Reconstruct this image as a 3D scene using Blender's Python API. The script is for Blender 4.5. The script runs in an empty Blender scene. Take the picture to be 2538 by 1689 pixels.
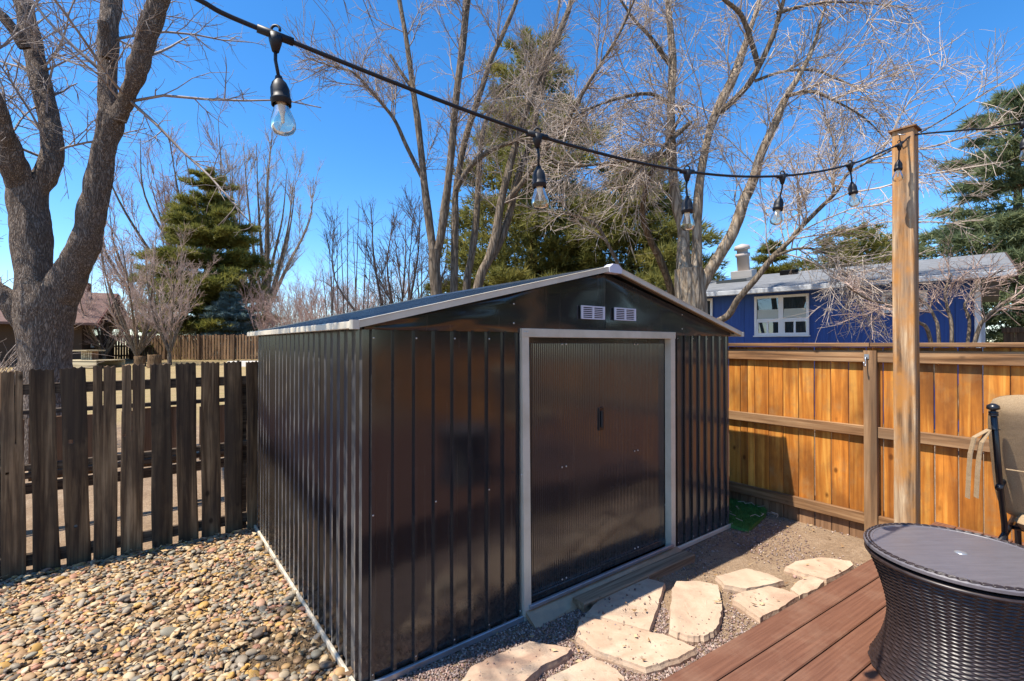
import bpy, bmesh, math, random
import numpy as np
from mathutils import Vector, Matrix, noise as mnoise
random.seed(7); rng = np.random.default_rng(7)
R = math.radians
SC = bpy.context.scene
COL = SC.collection

# ---------------------------------------------------------------- camera, sky, sun, exposure
CH = 1.6                                  # camera height, metres
FPX, CX, CY, PITCH = 1194.0, 1269.0, 844.5, R(0.45)
cam = bpy.data.cameras.new('camera'); camo = bpy.data.objects.new('camera', cam); COL.objects.link(camo)
camo.location = (0, 0, CH); camo.rotation_euler = (R(90) + PITCH, 0, 0)
cam.sensor_width = 36; cam.lens = 36 * FPX / 2538; cam.clip_start = .05; cam.clip_end = 3000
SC.camera = camo
SUN = Vector((-.5168, -.247, 1.0)).normalized()       # towards the sun
SUN_EL = math.asin(SUN.z); SUN_AZ = math.atan2(SUN.x, SUN.y)
W = bpy.data.worlds.new('World'); SC.world = W; W.use_nodes = True
_nt = W.node_tree; _nt.nodes.clear()
_sky = _nt.nodes.new('ShaderNodeTexSky'); _sky.sky_type = 'NISHITA'; _sky.sun_disc = False
_sky.sun_elevation = SUN_EL; _sky.sun_rotation = SUN_AZ
_sky.altitude = 1600; _sky.air_density = 1.0; _sky.dust_density = .9; _sky.ozone_density = 2.5
_bg = _nt.nodes.new('ShaderNodeBackground'); _bg.inputs[1].default_value = .15
_wo = _nt.nodes.new('ShaderNodeOutputWorld')
_hs = _nt.nodes.new('ShaderNodeHueSaturation'); _hs.inputs['Saturation'].default_value = 1.32
_nt.links.new(_sky.outputs[0], _hs.inputs['Color']); _nt.links.new(_hs.outputs[0], _bg.inputs[0]); _nt.links.new(_bg.outputs[0], _wo.inputs[0])
sl = bpy.data.lights.new('sun', 'SUN'); sl.energy = 4.6; sl.angle = R(.53); sl.color = (1, .93, .82)
slo = bpy.data.objects.new('sun', sl); COL.objects.link(slo)
slo.rotation_euler = SUN.to_track_quat('Z', 'Y').to_euler(); slo.location = (-6, -3, 12)
SC.view_settings.view_transform = 'Standard'; SC.view_settings.look = 'None'
SC.view_settings.exposure = .92; SC.view_settings.gamma = 1

# ---------------------------------------------------------------- pixel -> place
def ray(x, y):
    dx, dz = (x - CX) / FPX, -(y - CY) / FPX
    c, s = math.cos(PITCH), math.sin(PITCH)
    return Vector((dx, c - dz * s, s + dz * c))
CAMP = Vector((0, 0, CH))
def at(x, y, d):
    r = ray(x, y); return CAMP + r * (d / r.y)
def on_z(x, y, z=0.):
    r = ray(x, y); return CAMP + r * ((z - CH) / r.z)
def on_plane(x, y, p, n):
    r = ray(x, y); return CAMP + r * ((Vector(p) - CAMP).dot(n) / r.dot(n))

# ---------------------------------------------------------------- objects
def P(o, label=None, cat=None, group=None, kind=None):
    for k, v in (('label', label), ('category', cat), ('group', group), ('kind', kind)):
        if v: o[k] = v
    return o
def thing(name, label, cat, loc=(0, 0, 0), rz=0., group=None):
    o = bpy.data.objects.new(name, None); COL.objects.link(o); o.empty_display_size = .1
    o.location = loc; o.rotation_euler = (0, 0, rz)
    return P(o, label, cat, group)
def mk(name, me, parent=None, loc=(0, 0, 0), rot=(0, 0, 0)):
    o = bpy.data.objects.new(name, me); COL.objects.link(o)
    o.location = loc; o.rotation_euler = rot; o.parent = parent
    return o
def mesh(name, v, f, mat, smooth=False):
    me = bpy.data.meshes.new(name)
    if isinstance(f, np.ndarray):
        v = np.asarray(v, dtype=np.float32); n, k = f.shape
        me.vertices.add(len(v)); me.vertices.foreach_set('co', v.ravel())
        me.loops.add(n * k); me.loops.foreach_set('vertex_index', f.astype(np.int32).ravel())
        me.polygons.add(n); me.polygons.foreach_set('loop_start', np.arange(0, n * k, k, dtype=np.int32))
        me.polygons.foreach_set('loop_total', np.full(n, k, dtype=np.int32))
        me.update(calc_edges=True)
    else:
        me.from_pydata([tuple(p) for p in v], [], f)
    if mat: me.materials.append(mat)
    if smooth: me.polygons.foreach_set('use_smooth', np.ones(len(me.polygons), dtype=bool))
    me.update(); return me
class MB:
    def __init__(s): s.v = []; s.f = []
    def add(s, v, f):
        b = len(s.v); s.v += [tuple(p) for p in v]; s.f += [tuple(i + b for i in q) for q in f]; return s
    def box(s, x0, x1, y0, y1, z0, z1):
        return s.add([(x, y, z) for z in (z0, z1) for y in (y0, y1) for x in (x0, x1)],
                     [(0, 2, 3, 1), (4, 5, 7, 6), (0, 1, 5, 4), (1, 3, 7, 5), (3, 2, 6, 7), (2, 0, 4, 6)])
    def rbox(s, x0, x1, y0, y1, z0, z1, c=.004, ax=2):   # chamfered on the edges along axis ax
        lo, hi = (x0, y0, z0), (x1, y1, z1); a, b = [(1, 2), (2, 0), (0, 1)][ax]
        sec = [(lo[a] + c, lo[b]), (hi[a] - c, lo[b]), (hi[a], lo[b] + c), (hi[a], hi[b] - c), (hi[a] - c, hi[b]), (lo[a] + c, hi[b]), (lo[a], hi[b] - c), (lo[a], lo[b] + c)]
        vs = []
        for e in (lo[ax], hi[ax]):
            for p, q in sec:
                t = [0, 0, 0]; t[ax] = e; t[a] = p; t[b] = q; vs.append(t)
        return s.add(vs, [tuple(range(7, -1, -1)), tuple(range(8, 16))] + [(i, (i + 1) % 8, 8 + (i + 1) % 8, 8 + i) for i in range(8)])
    def prism(s, poly, z0, z1, inset=0.):
        n = len(poly); c = (sum(p[0] for p in poly) / n, sum(p[1] for p in poly) / n)
        k = 1 - inset
        top = [(c[0] + (x - c[0]) * k, c[1] + (y - c[1]) * k, z1) for x, y in poly]
        v = [(x, y, z0) for x, y in poly] + top
        return s.add(v, [tuple(range(n - 1, -1, -1)), tuple(range(n, 2 * n))] + [(i, (i + 1) % n, n + (i + 1) % n, n + i) for i in range(n)])
    def tube(s, pts, r, k=6, cap=True):
        pts = [Vector(p) for p in pts]; n = len(pts); rs = r if hasattr(r, '__len__') else [r] * n
        vs = []; up = Vector((0, 0, 1)); t0 = (pts[1] - pts[0]).normalized()
        u = t0.orthogonal().normalized()
        for i, p in enumerate(pts):
            t = (pts[min(i + 1, n - 1)] - pts[max(i - 1, 0)]).normalized()
            u = (u - t * u.dot(t)).normalized(); w = t.cross(u)
            for j in range(k):
                a = 2 * math.pi * j / k; vs.append(p + (u * math.cos(a) + w * math.sin(a)) * rs[i])
        fs = [(i * k + j, i * k + (j + 1) % k, (i + 1) * k + (j + 1) % k, (i + 1) * k + j) for i in range(n - 1) for j in range(k)]
        if cap: fs += [tuple(range(k - 1, -1, -1)), tuple((n - 1) * k + j for j in range(k))]
        return s.add(vs, fs)
    def lathe(s, prof, k=24, cap=True):
        vs = [(r * math.cos(2 * math.pi * j / k), r * math.sin(2 * math.pi * j / k), z) for r, z in prof for j in range(k)]
        n = len(prof); fs = [(i * k + j, i * k + (j + 1) % k, (i + 1) * k + (j + 1) % k, (i + 1) * k + j) for i in range(n - 1) for j in range(k)]
        if cap: fs += [tuple(range(k - 1, -1, -1)), tuple((n - 1) * k + j for j in range(k))]
        return s.add(vs, fs)
    def me(s, name, mat, smooth=False): return mesh(name, s.v, s.f, mat, smooth)
    def ob(s, name, mat, parent=None, smooth=False, loc=(0, 0, 0), rot=(0, 0, 0)):
        return mk(name, s.me(name, mat, smooth), parent, loc, rot)
def merge(parts):                       # [(verts Nx3, faces MxK)] -> one array pair
    vs, fs, b = [], [], 0
    for v, f in parts: vs.append(v); fs.append(f + b); b += len(v)
    return np.concatenate(vs), np.concatenate(fs)

# ---------------------------------------------------------------- materials
class NT:
    def __init__(s, name):
        s.m = bpy.data.materials.new(name); s.m.use_nodes = True; s.t = s.m.node_tree; s.t.nodes.clear()
        s.out = s.n('OutputMaterial'); s.b = s.n('BsdfPrincipled'); s.l(s.b.outputs[0], s.out.inputs[0])
    def n(s, ty, **k):
        x = s.t.nodes.new('ShaderNode' + ty)
        for a, v in k.items(): setattr(x, a, v)
        return x
    def l(s, a, b): s.t.links.new(a, b)
    def set(s, **k):
        for a, v in k.items():
            i = s.b.inputs[a.replace('_', ' ')]
            if isinstance(v, bpy.types.NodeSocket): s.l(v, i)
            else: i.default_value = (*v, 1) if isinstance(v, tuple) and len(v) == 3 else v
        return s
    def coord(s, scale=(1, 1, 1), rand=True, src='Object'):
        tc = s.n('TexCoord'); o = tc.outputs[src]
        if rand:
            oi = s.n('ObjectInfo'); mu = s.n('VectorMath', operation='MULTIPLY_ADD')
            cb = s.n('CombineXYZ')
            for i in range(3): s.l(oi.outputs['Random'], cb.inputs[i])
            s.l(cb.outputs[0], mu.inputs[0]); mu.inputs[1].default_value = (37, 53, 71); s.l(o, mu.inputs[2]); o = mu.outputs[0]
        mp = s.n('Mapping'); mp.inputs['Scale'].default_value = scale; s.l(o, mp.inputs[0]); return mp.outputs[0]
    def noise(s, co, scale, detail=4, rough=.55, dist=0.):
        x = s.n('TexNoise'); s.l(co, x.inputs['Vector'])
        for a, v in (('Scale', scale), ('Detail', detail), ('Roughness', rough), ('Distortion', dist)): x.inputs[a].default_value = v
        return x.outputs['Fac']
    def ramp(s, fac, stops, interp='LINEAR'):
        x = s.n('ValToRGB'); s.l(fac, x.inputs[0]); e = x.color_ramp.elements; x.color_ramp.interpolation = interp
        while len(e) < len(stops): e.new(.5)
        for q, (p, c) in zip(e, stops): q.position = p; q.color = (*c, 1) if len(c) == 3 else c
        return x.outputs[0]
    def mix(s, fac, a, b, mode='MIX'):
        x = s.n('Mix', data_type='RGBA', blend_type=mode)
        for i, v in ((0, fac), (6, a), (7, b)):
            if isinstance(v, bpy.types.NodeSocket): s.l(v, x.inputs[i])
            else: x.inputs[i].default_value = v if i == 0 else (*v, 1)
        return x.outputs[2]
    def math(s, op, a, b=0.):
        x = s.n('Math', operation=op)
        for i, v in ((0, a), (1, b)):
            if isinstance(v, bpy.types.NodeSocket): s.l(v, x.inputs[i])
            else: x.inputs[i].default_value = v
        return x.outputs[0]
    def bump(s, h, strength=.4, dist=.01):
        x = s.n('Bump'); x.inputs['Strength'].default_value = strength; x.inputs['Distance'].default_value = dist
        s.l(h, x.inputs['Height']); s.l(x.outputs[0], s.b.inputs['Normal']); return s
    def rand(s): return s.n('ObjectInfo').outputs['Random']
G = lambda v: (v, v, v)
def wood(name, dark, mid, light, ax=2, grain=60., rough=.8, stain=None, stain_amt=.6, var=.25, knots=True, bump=.35, patch=2.2, patch2=None):
    t = NT(name); sc = [1, 1, 1]; sc[ax] = .045
    co = t.coord(tuple(sc)); g = t.noise(co, grain, 6, .62, .6); g2 = t.noise(co, grain * .22, 4, .5, 1.5)
    c = t.ramp(t.math('ADD', t.math('MULTIPLY', g, .6), t.math('MULTIPLY', g2, .4)), [(.39, dark), (.5, mid), (.61, light)])
    c2 = t.coord((1, 1, 1)); 
    if stain:
        sc2 = [1, 1, 1]; sc2[ax] = .45
        m = t.ramp(t.noise(t.coord(tuple(sc2)), patch, 5, .6), [(.42, G(0)), (.64, G(stain_amt))])
        c = t.mix(m, c, stain)
    if patch2:
        c = t.mix(t.ramp(t.noise(t.coord((1, 1, .7)), 5.5, 6, .7), [(.52, G(0)), (.7, G(.7))]), c, patch2)
    if knots:
        sk = [1, 1, 1]; sk[ax] = .6
        v = t.n('TexVoronoi'); t.l(t.coord(tuple(sk)), v.inputs['Vector']); v.inputs['Scale'].default_value = 5.5
        k = t.ramp(v.outputs['Distance'], [(.05, G(.85)), (.11, G(0))])
        c = t.mix(k, c, tuple(x * .35 for x in dark))
    hs = t.n('HueSaturation'); t.l(c, hs.inputs['Color'])
    t.l(t.math('ADD', t.math('MULTIPLY', t.rand(), var), 1 - var / 2), hs.inputs['Value'])
    t.set(Base_Color=hs.outputs[0], Roughness=rough, Specular_IOR_Level=.25); t.bump(g, bump, .004); return t.m
def paint(name, col, rough=.4, spec=.5, metal=0., bump=0., bs=200., dirt=None):
    t = NT(name); c = col
    if dirt:
        c = t.mix(t.ramp(t.noise(t.coord(), dirt[1], 5, .6), [(.42, G(0)), (.72, G(dirt[2]))]), col, dirt[0])
    t.set(Base_Color=c, Roughness=rough, Specular_IOR_Level=spec, Metallic=metal)
    if bump: t.bump(t.noise(t.coord(), bs, 3), bump, .002)
    return t.m
M = {}
M['picket'] = wood('weathered_picket', (.066, .036, .018), (.175, .102, .05), (.35, .22, .115), 2, 40, .85, (.045, .03, .02), .85, .5)
M['picket_rail'] = wood('weathered_rail', (.03, .02, .014), (.08, .055, .036), (.15, .11, .075), 0, 46, .85)
M['cedar'] = wood('stained_cedar', (.29, .088, .011), (.53, .188, .026), (.7, .325, .062), 2, 24, .6, (.17, .058, .012), .85, .4, bump=.2, patch=3.0, patch2=(.3, .16, .06))
M['cedar_rail'] = wood('weathered_cedar_rail', (.1, .048, .02), (.25, .125, .052), (.4, .235, .115), 0, 30, .75, (.13, .085, .05), .6, .2)
M['cedar_post'] = wood('weathered_cedar_post', (.1, .048, .02), (.25, .125, .052), (.4, .235, .115), 2, 30, .75, (.13, .085, .05), .6, .2)
M['kick'] = wood('brown_kickboard', (.13, .07, .035), (.22, .12, .062), (.3, .17, .09), 2, 30, .75, None, .5, .2, False)
M['post'] = wood('fir_post', (.09, .05, .026), (.33, .21, .115), (.62, .45, .27), 2, 42, .65, (.42, .18, .04), .85, .1, True, .6, 11., (.2, .15, .11))
M['far_fence'] = wood('far_fence_brown', (.07, .042, .025), (.16, .095, .052), (.28, .17, .09), 2, 26, .8, None, .5, .5, False)
M['beam'] = wood('beam_wood', (.13, .085, .05), (.28, .19, .115), (.42, .3, .19), 0, 30, .8)
M['stump'] = wood('stump_wood', (.16, .08, .03), (.36, .19, .08), (.5, .31, .15), 2, 12, .8, None, .5, .2, False)
M['bench'] = wood('bench_wood', (.2, .15, .085), (.4, .32, .19), (.56, .47, .3), 0, 16, .7, None, .5, .2, False)
def m_deck():
    t = NT('composite_deck'); g = t.noise(t.coord((.03, 1, 1)), 90, 5, .6)
    c = t.ramp(g, [(.3, (.112, .046, .026)), (.7, (.19, .084, .048))])
    d = t.ramp(t.noise(t.coord(), 3.2, 5, .65), [(.5, G(0)), (.75, G(.5))])
    c = t.mix(d, c, (.26, .155, .1))
    t.set(Base_Color=c, Roughness=.62, Specular_IOR_Level=.35); t.bump(g, .35, .003); return t.m
M['deck'] = m_deck()
def m_metal():
    t = NT('charcoal_painted_steel'); n = t.noise(t.coord(rand=False), 420, 2)
    d = t.ramp(t.noise(t.coord((1, 1, .35), rand=False), 2.2, 5, .6), [(.45, G(.1)), (.75, G(.2))])
    c = t.mix(t.ramp(t.noise(t.coord(rand=False), 9, 6, .7), [(.55, G(0)), (.8, G(.35))]), (.012, .0115, .0115), (.05, .045, .04))
    sx = t.n('SeparateXYZ'); t.l(t.coord(rand=False), sx.inputs[0])
    sp = t.math('MULTIPLY', t.ramp(sx.outputs[2], [(.03, G(.55)), (.3, G(0))]), t.ramp(t.noise(t.coord(rand=False), 40, 6, .75), [(.4, G(0)), (.65, G(1))]))
    st = t.math('MULTIPLY', t.ramp(t.noise(t.coord((26, 26, .7), rand=False), 1., 5, .7), [(.58, G(0)), (.75, G(.3))]), 1.)
    c = t.mix(t.math('MAXIMUM', sp, st), c, (.13, .1, .07))
    t.set(Base_Color=c, Roughness=d, Specular_IOR_Level=.5); t.b.inputs['IOR'].default_value = 1.72; t.b.inputs['Sheen Weight'].default_value = .42; t.b.inputs['Sheen Roughness'].default_value = .45; t.b.inputs['Sheen Tint'].default_value = (.68, .68, .7, 1); t.b.inputs['Coat Roughness'].default_value = .16
    t.bump(n, .06, .001); return t.m
M['metal'] = m_metal()
M['roofmetal'] = paint('slate_blue_roof_steel', (.022, .034, .05), .28, .6, 0, .05, 300)
M['trim'] = paint('cream_trim', (.64, .56, .43), .42, .45, 0, .05, 90, ((.4, .33, .22), 6, .5))
M['galv'] = paint('galvanised_track', (.42, .44, .46), .35, .5, .6, 0, 0, ((.25, .22, .18), 8, .6))
M['sill'] = paint('bronze_sill', (.52, .34, .2), .32, .5, .35, 0, 0, ((.3, .22, .15), 9, .7))
M['screw'] = paint('zinc_screw', (.65, .63, .58), .35, .5, .8)
M['vent'] = paint('pale_plastic_vent', (.62, .6, .66), .45)
M['dark'] = paint('black_gap', (.006, .006, .007), .9, .1)
M['black'] = paint('black_rubber', (.012, .012, .014), .5, .4)
M['blackmetal'] = paint('black_powder_coat', (.012, .012, .014), .3, .5)
M['white'] = paint('white_window_paint', (.8, .8, .79), .45)
def m_shedwood(): return None
def m_blue():
    t = NT('blue_siding'); g = t.noise(t.coord((1, 1, .05), rand=False), 30, 5, .6)
    c = t.ramp(g, [(.3, (.011, .05, .225)), (.7, (.024, .086, .33))]); t.set(Base_Color=c, Roughness=.6); t.bump(g, .2, .004); return t.m
M['blue'] = m_blue()
def m_shingle():
    t = NT('grey_asphalt_shingles'); br = t.n('TexBrick'); tc = t.n('TexCoord'); t.l(tc.outputs['Object'], br.inputs['Vector'])
    br.inputs['Scale'].default_value = 1; br.inputs['Brick Width'].default_value = .3; br.inputs['Row Height'].default_value = .14; br.inputs['Mortar Size'].default_value = .006
    br.inputs['Color1'].default_value = (.175, .18, .185, 1); br.inputs['Color2'].default_value = (.115, .118, .122, 1); br.inputs['Mortar'].default_value = (.11, .11, .115, 1)
    n = t.noise(t.coord(rand=False), 3, 6, .7)
    c = t.mix(t.ramp(n, [(.35, G(0)), (.75, G(.45))]), br.outputs['Color'], (.25, .25, .248))
    t.set(Base_Color=c, Roughness=.9); t.bump(t.noise(t.coord(rand=False), 160, 2), .3, .004); return t.m
M['shingle'] = m_shingle()
def m_redroof():
    t = NT('brown_roof'); c = t.ramp(t.noise(t.coord(rand=False), 6, 6, .7), [(.3, (.1, .055, .042)), (.7, (.17, .095, .075))]); t.set(Base_Color=c, Roughness=.9); return t.m
M['redroof'] = m_redroof(); M['brownwall'] = paint('brown_wall', (.07, .045, .03), .8, .2)
M['fascia'] = paint('redbrown_fascia', (.13, .035, .02), .6)
M['brick'] = paint('brick_red', (.2, .075, .05), .9, .2, 0, .3, 30)
def m_glass(name, tint, rough=.02):
    t = NT(name); t.set(Base_Color=tint, Roughness=rough, Specular_IOR_Level=1.0); t.b.inputs['Coat Weight'].default_value = 1; t.b.inputs['Coat Roughness'].default_value = .01; return t.m
M['pane'] = m_glass('window_glass', (.02, .03, .035)); M['blind'] = paint('window_blind', (.5, .52, .45), .5, .8)
def m_bulb():
    t = NT('clear_bulb_glass')
    gl = t.n('BsdfGlass'); gl.inputs['IOR'].default_value = 1.02; gl.inputs['Roughness'].default_value = 0; gl.inputs['Color'].default_value = (1, .955, .84, 1)
    gs = t.n('BsdfGlossy'); gs.inputs['Roughness'].default_value = .03; gs.inputs['Color'].default_value = (1, .96, .88, 1)
    lw = t.n('LayerWeight'); lw.inputs[0].default_value = .25
    mx = t.n('MixShader'); t.l(t.ramp(lw.outputs['Fresnel'], [(0, G(.05)), (1, G(.75))]), mx.inputs[0]); t.l(gl.outputs[0], mx.inputs[1]); t.l(gs.outputs[0], mx.inputs[2])
    t.l(mx.outputs[0], t.out.inputs[0]); return t.m
M['bulb'] = m_bulb(); M['filament'] = paint('frosted_filament_stem', (.7, .7, .68), .3)
def m_bark(name, dark, mid, light, sc=14., strength=1.0, moss=None):
    t = NT(name); co = t.coord((1, 1, .16), rand=False)
    v = t.n('TexVoronoi', feature='DISTANCE_TO_EDGE'); dn = t.n('TexNoise'); t.l(co, dn.inputs['Vector']); dn.inputs['Scale'].default_value = sc * .6
    mv = t.n('VectorMath', operation='MULTIPLY_ADD'); t.l(dn.outputs['Color'], mv.inputs[0]); mv.inputs[1].default_value = (.12, .12, .12); t.l(co, mv.inputs[2])
    t.l(mv.outputs[0], v.inputs['Vector']); v.inputs['Scale'].default_value = sc
    g = t.noise(t.coord((1, 1, .12), rand=False), sc * 2.2, 6, .65, .8)
    h = t.math('ADD', t.math('MULTIPLY', t.ramp(v.outputs['Distance'], [(0, G(0)), (.25, G(1))]), .45), t.math('MULTIPLY', g, .75))
    c = t.ramp(h, [(.25, dark), (.55, mid), (.95, light)])
    t.set(Base_Color=c, Roughness=.95, Specular_IOR_Level=.1); t.bump(h, strength, .025); return t.m
M['bark1'] = m_bark('furrowed_grey_bark', (.045, .033, .026), (.18, .135, .105), (.34, .275, .22), 40., 1.0)
M['bark2'] = m_bark('grey_brown_bark', (.055, .042, .03), (.15, .115, .082), (.26, .205, .15), 18., .6)
M['bark3'] = m_bark('pale_tan_bark', (.1, .07, .045), (.27, .205, .14), (.42, .34, .25), 13., .8)
M['bark4'] = m_bark('orange_brown_bark', (.05, .03, .016), (.14, .085, .045), (.22, .145, .08), 18., .6)
def m_twig(name, a, b):
    t = NT(name); c = t.ramp(t.noise(t.coord(rand=False), 2.3, 4, .7), [(.32, a), (.68, b)])
    t.set(Base_Color=c, Roughness=.75, Specular_IOR_Level=.25); return t.m
M['twig1'] = m_twig('grey_twigs', (.18, .14, .115), (.4, .335, .295))
M['twig2'] = m_twig('tan_twigs', (.2, .15, .115), (.44, .36, .3))
M['twig3'] = m_twig('pale_mauve_twigs', (.28, .215, .165), (.6, .5, .415))
M['twigred'] = m_twig('reddish_twigs', (.2, .115, .09), (.44, .31, .265))
M['twigdark'] = m_twig('dark_twigs', (.05, .036, .03), (.13, .095, .085))
M['twigpink'] = m_twig('pinkish_tan_twigs', (.27, .175, .13), (.55, .41, .34))
def m_needle(name, a, b, c3):
    t = NT(name); co = t.coord(rand=False)
    c = t.ramp(t.noise(co, 1.1, 4, .7), [(.3, a), (.52, b), (.72, c3)])
    t.set(Base_Color=c, Roughness=.6, Specular_IOR_Level=.3); tr = t.n('BsdfTranslucent'); t.l(c, tr.inputs[0]); mx = t.n('MixShader'); mx.inputs[0].default_value = .45; t.l(t.b.outputs[0], mx.inputs[1]); t.l(tr.outputs[0], mx.inputs[2]); t.l(mx.outputs[0], t.out.inputs[0]); return t.m
M['pine'] = m_needle('olive_pine_needles', (.09, .105, .022), (.19, .185, .042), (.3, .26, .06))
M['pine2'] = m_needle('yellow_green_pine_needles', (.11, .12, .03), (.22, .21, .055), (.36, .3, .09))
M['spruce'] = m_needle('blue_green_spruce_needles', (.11, .145, .07), (.2, .235, .115), (.29, .31, .16))
M['bluespruce'] = m_needle('silver_blue_spruce_needles', (.1, .16, .16), (.19, .27, .26), (.3, .38, .35))
def m_rattan():
    t = NT('dark_brown_wicker'); c = t.ramp(t.noise(t.coord((1, 1, 6), rand=False), 30, 4, .6), [(.3, (.016, .010, .009)), (.7, (.045, .03, .028))])
    t.set(Base_Color=c, Roughness=.38, Specular_IOR_Level=.5); return t.m
M['rattan'] = m_rattan()
def m_tabletop():
    t = NT('brown_faux_wood_top'); co = t.coord((.05, 1, 1), rand=False); g = t.noise(co, 150, 8, .75, .5)
    c = t.ramp(g, [(.3, (.09, .08, .085)), (.7, (.15, .135, .145))]); t.set(Base_Color=c, Roughness=t.ramp(t.noise(t.coord(rand=False), 7, 5, .6), [(.3, G(.3)), (.7, G(.46))]), Specular_IOR_Level=.6); t.bump(g, .08, .001); return t.m
M['tabletop'] = m_tabletop()
def m_cloth():
    t = NT('tan_cushion_fabric'); n = t.noise(t.coord(rand=False), 260, 3); n2 = t.noise(t.coord((1, 1, 3), rand=False), 14, 4)
    t.set(Base_Color=t.ramp(n, [(.3, (.29, .2, .115)), (.7, (.4, .285, .17))]), Roughness=.9, Specular_IOR_Level=.1)
    t.bump(t.math('ADD', t.math('MULTIPLY', n, .25), n2), .35, .006); return t.m
M['cloth'] = m_cloth()
PAL0 = [(.27, .255, .235), (.37, .34, .295), (.43, .33, .22), (.46, .31, .13), (.35, .215, .175), (.15, .16, .165), (.5, .435, .335), (.105, .1, .1), (.31, .225, .155), (.23, .25, .235), (.4, .28, .23), (.3, .3, .29)]
PAL = [(.3, .27, .225), (.4, .35, .27), (.47, .345, .205), (.5, .325, .115), (.4, .225, .165), (.19, .19, .18), (.56, .47, .335), (.14, .12, .105), (.36, .245, .145), (.27, .27, .235), (.45, .3, .225), (.5, .41, .28), (.42, .29, .15), (.34, .31, .27)]
def m_pebble(name, attr):
    t = NT(name)
    if attr: a = t.n('VertexColor'); a.layer_name = 'Col'; c = a.outputs[0]
    else:
        st = [(i / len(PAL), p) for i, p in enumerate(PAL)]; c = t.ramp(t.rand(), st, 'CONSTANT')
    n = t.noise(t.coord(rand=not attr), 70 if attr else 1.6 * 20, 5, .65)
    c = t.mix(1.0, c, t.ramp(n, [(.25, G(.5)), (.75, G(1.1))]), 'MULTIPLY')
    c = t.mix(1.0, c, (1.12, 1.0, .84), 'MULTIPLY')
    t.set(Base_Color=c, Roughness=.6, Specular_IOR_Level=.3); t.bump(n, .15, .004); return t.m
M['pebble'] = m_pebble('river_pebble_single', False); M['pebbles'] = m_pebble('river_pebbles', True)
def m_grav():
    t = NT('crushed_pink_gravel'); a = t.n('VertexColor'); a.layer_name = 'Col'; t.set(Base_Color=a.outputs[0], Roughness=.9, Specular_IOR_Level=.15); return t.m
M['grav'] = m_grav()
def m_flag():
    t = NT('cream_sandstone'); co = t.coord((1, 1, 1)); n = t.noise(co, 2.6, 6, .6, 1.2); n2 = t.noise(co, 60, 4, .7)
    c = t.ramp(n, [(.3, (.33, .185, .125)), (.48, (.46, .315, .215)), (.7, (.55, .43, .31))])
    c = t.mix(t.ramp(t.noise(co, 26, 3), [(.62, G(0)), (.72, G(.6))]), c, (.16, .12, .085))
    c = t.mix(t.ramp(t.noise(co, 5, 8, .75), [(.5, G(0)), (.68, G(.55))]), c, (.3, .2, .13))
    oi = t.rand(); c = t.mix(t.ramp(oi, [(0, G(0)), (1, G(.5))]), c, (.5, .41, .3))
    t.set(Base_Color=c, Roughness=.85, Specular_IOR_Level=.2); t.bump(t.math('ADD', n2, n), .4, .008); return t.m
M['flag'] = m_flag()
def m_leaf():
    t = NT('dead_leaves'); a = t.n('VertexColor'); a.layer_name = 'Col'; t.set(Base_Color=a.outputs[0], Roughness=.8); return t.m
M['leaf'] = m_leaf()
def m_turf():
    t = NT('green_turf'); c = t.ramp(t.noise(t.coord(rand=False), 30, 3), [(.3, (.035, .11, .014)), (.7, (.09, .23, .035))]); t.set(Base_Color=c, Roughness=.7); return t.m
M['turf'] = m_turf()
def m_ground():
    t = NT('yard_soil_and_lawn'); co = t.coord(rand=False)
    n = t.noise(co, 2.2, 8, .68); n2 = t.noise(co, 28, 6, .7); n3 = t.noise(co, 160, 3, .7)
    soil = t.ramp(t.math('ADD', t.math('MULTIPLY', n, .55), t.math('MULTIPLY', n2, .45)), [(.32, (.19, .125, .075)), (.5, (.34, .235, .148)), (.66, (.47, .35, .235))])
    soil = t.mix(t.ramp(n3, [(.35, G(.7)), (.6, G(0))]), soil, (.12, .085, .06))
    lawn = t.ramp(t.noise(co, 1.3, 8, .75), [(.32, (.24, .17, .085)), (.5, (.32, .235, .12)), (.68, (.21, .175, .07))])
    sx = t.n('SeparateXYZ'); t.l(co, sx.inputs[0])
    # lawn starts about eleven metres back, with a ragged edge
    m = t.ramp(t.math('MULTIPLY', t.math('ADD', sx.outputs[1], t.math('MULTIPLY', n, 2.)), .05), [(.5, G(0)), (.56, G(1))])
    t.set(Base_Color=t.mix(m, soil, lawn), Roughness=.95, Specular_IOR_Level=.1)
    t.bump(t.math('ADD', n2, t.math('MULTIPLY', n3, .4)), .7, .03); return t.m
M['ground'] = m_ground()
def m_dirt():
    t = NT('brown_dirt'); co = t.coord(rand=False); n = t.noise(co, 9, 8, .7); n2 = t.noise(co, 90, 4, .7)
    c = t.ramp(t.math('ADD', t.math('MULTIPLY', n, .6), t.math('MULTIPLY', n2, .4)), [(.34, (.09, .058, .032)), (.52, (.19, .128, .072)), (.68, (.29, .205, .125))])
    t.set(Base_Color=c, Roughness=.95, Specular_IOR_Level=.1); t.bump(t.math('ADD', n, n2), .8, .02); return t.m
M['dirt'] = m_dirt()

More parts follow.
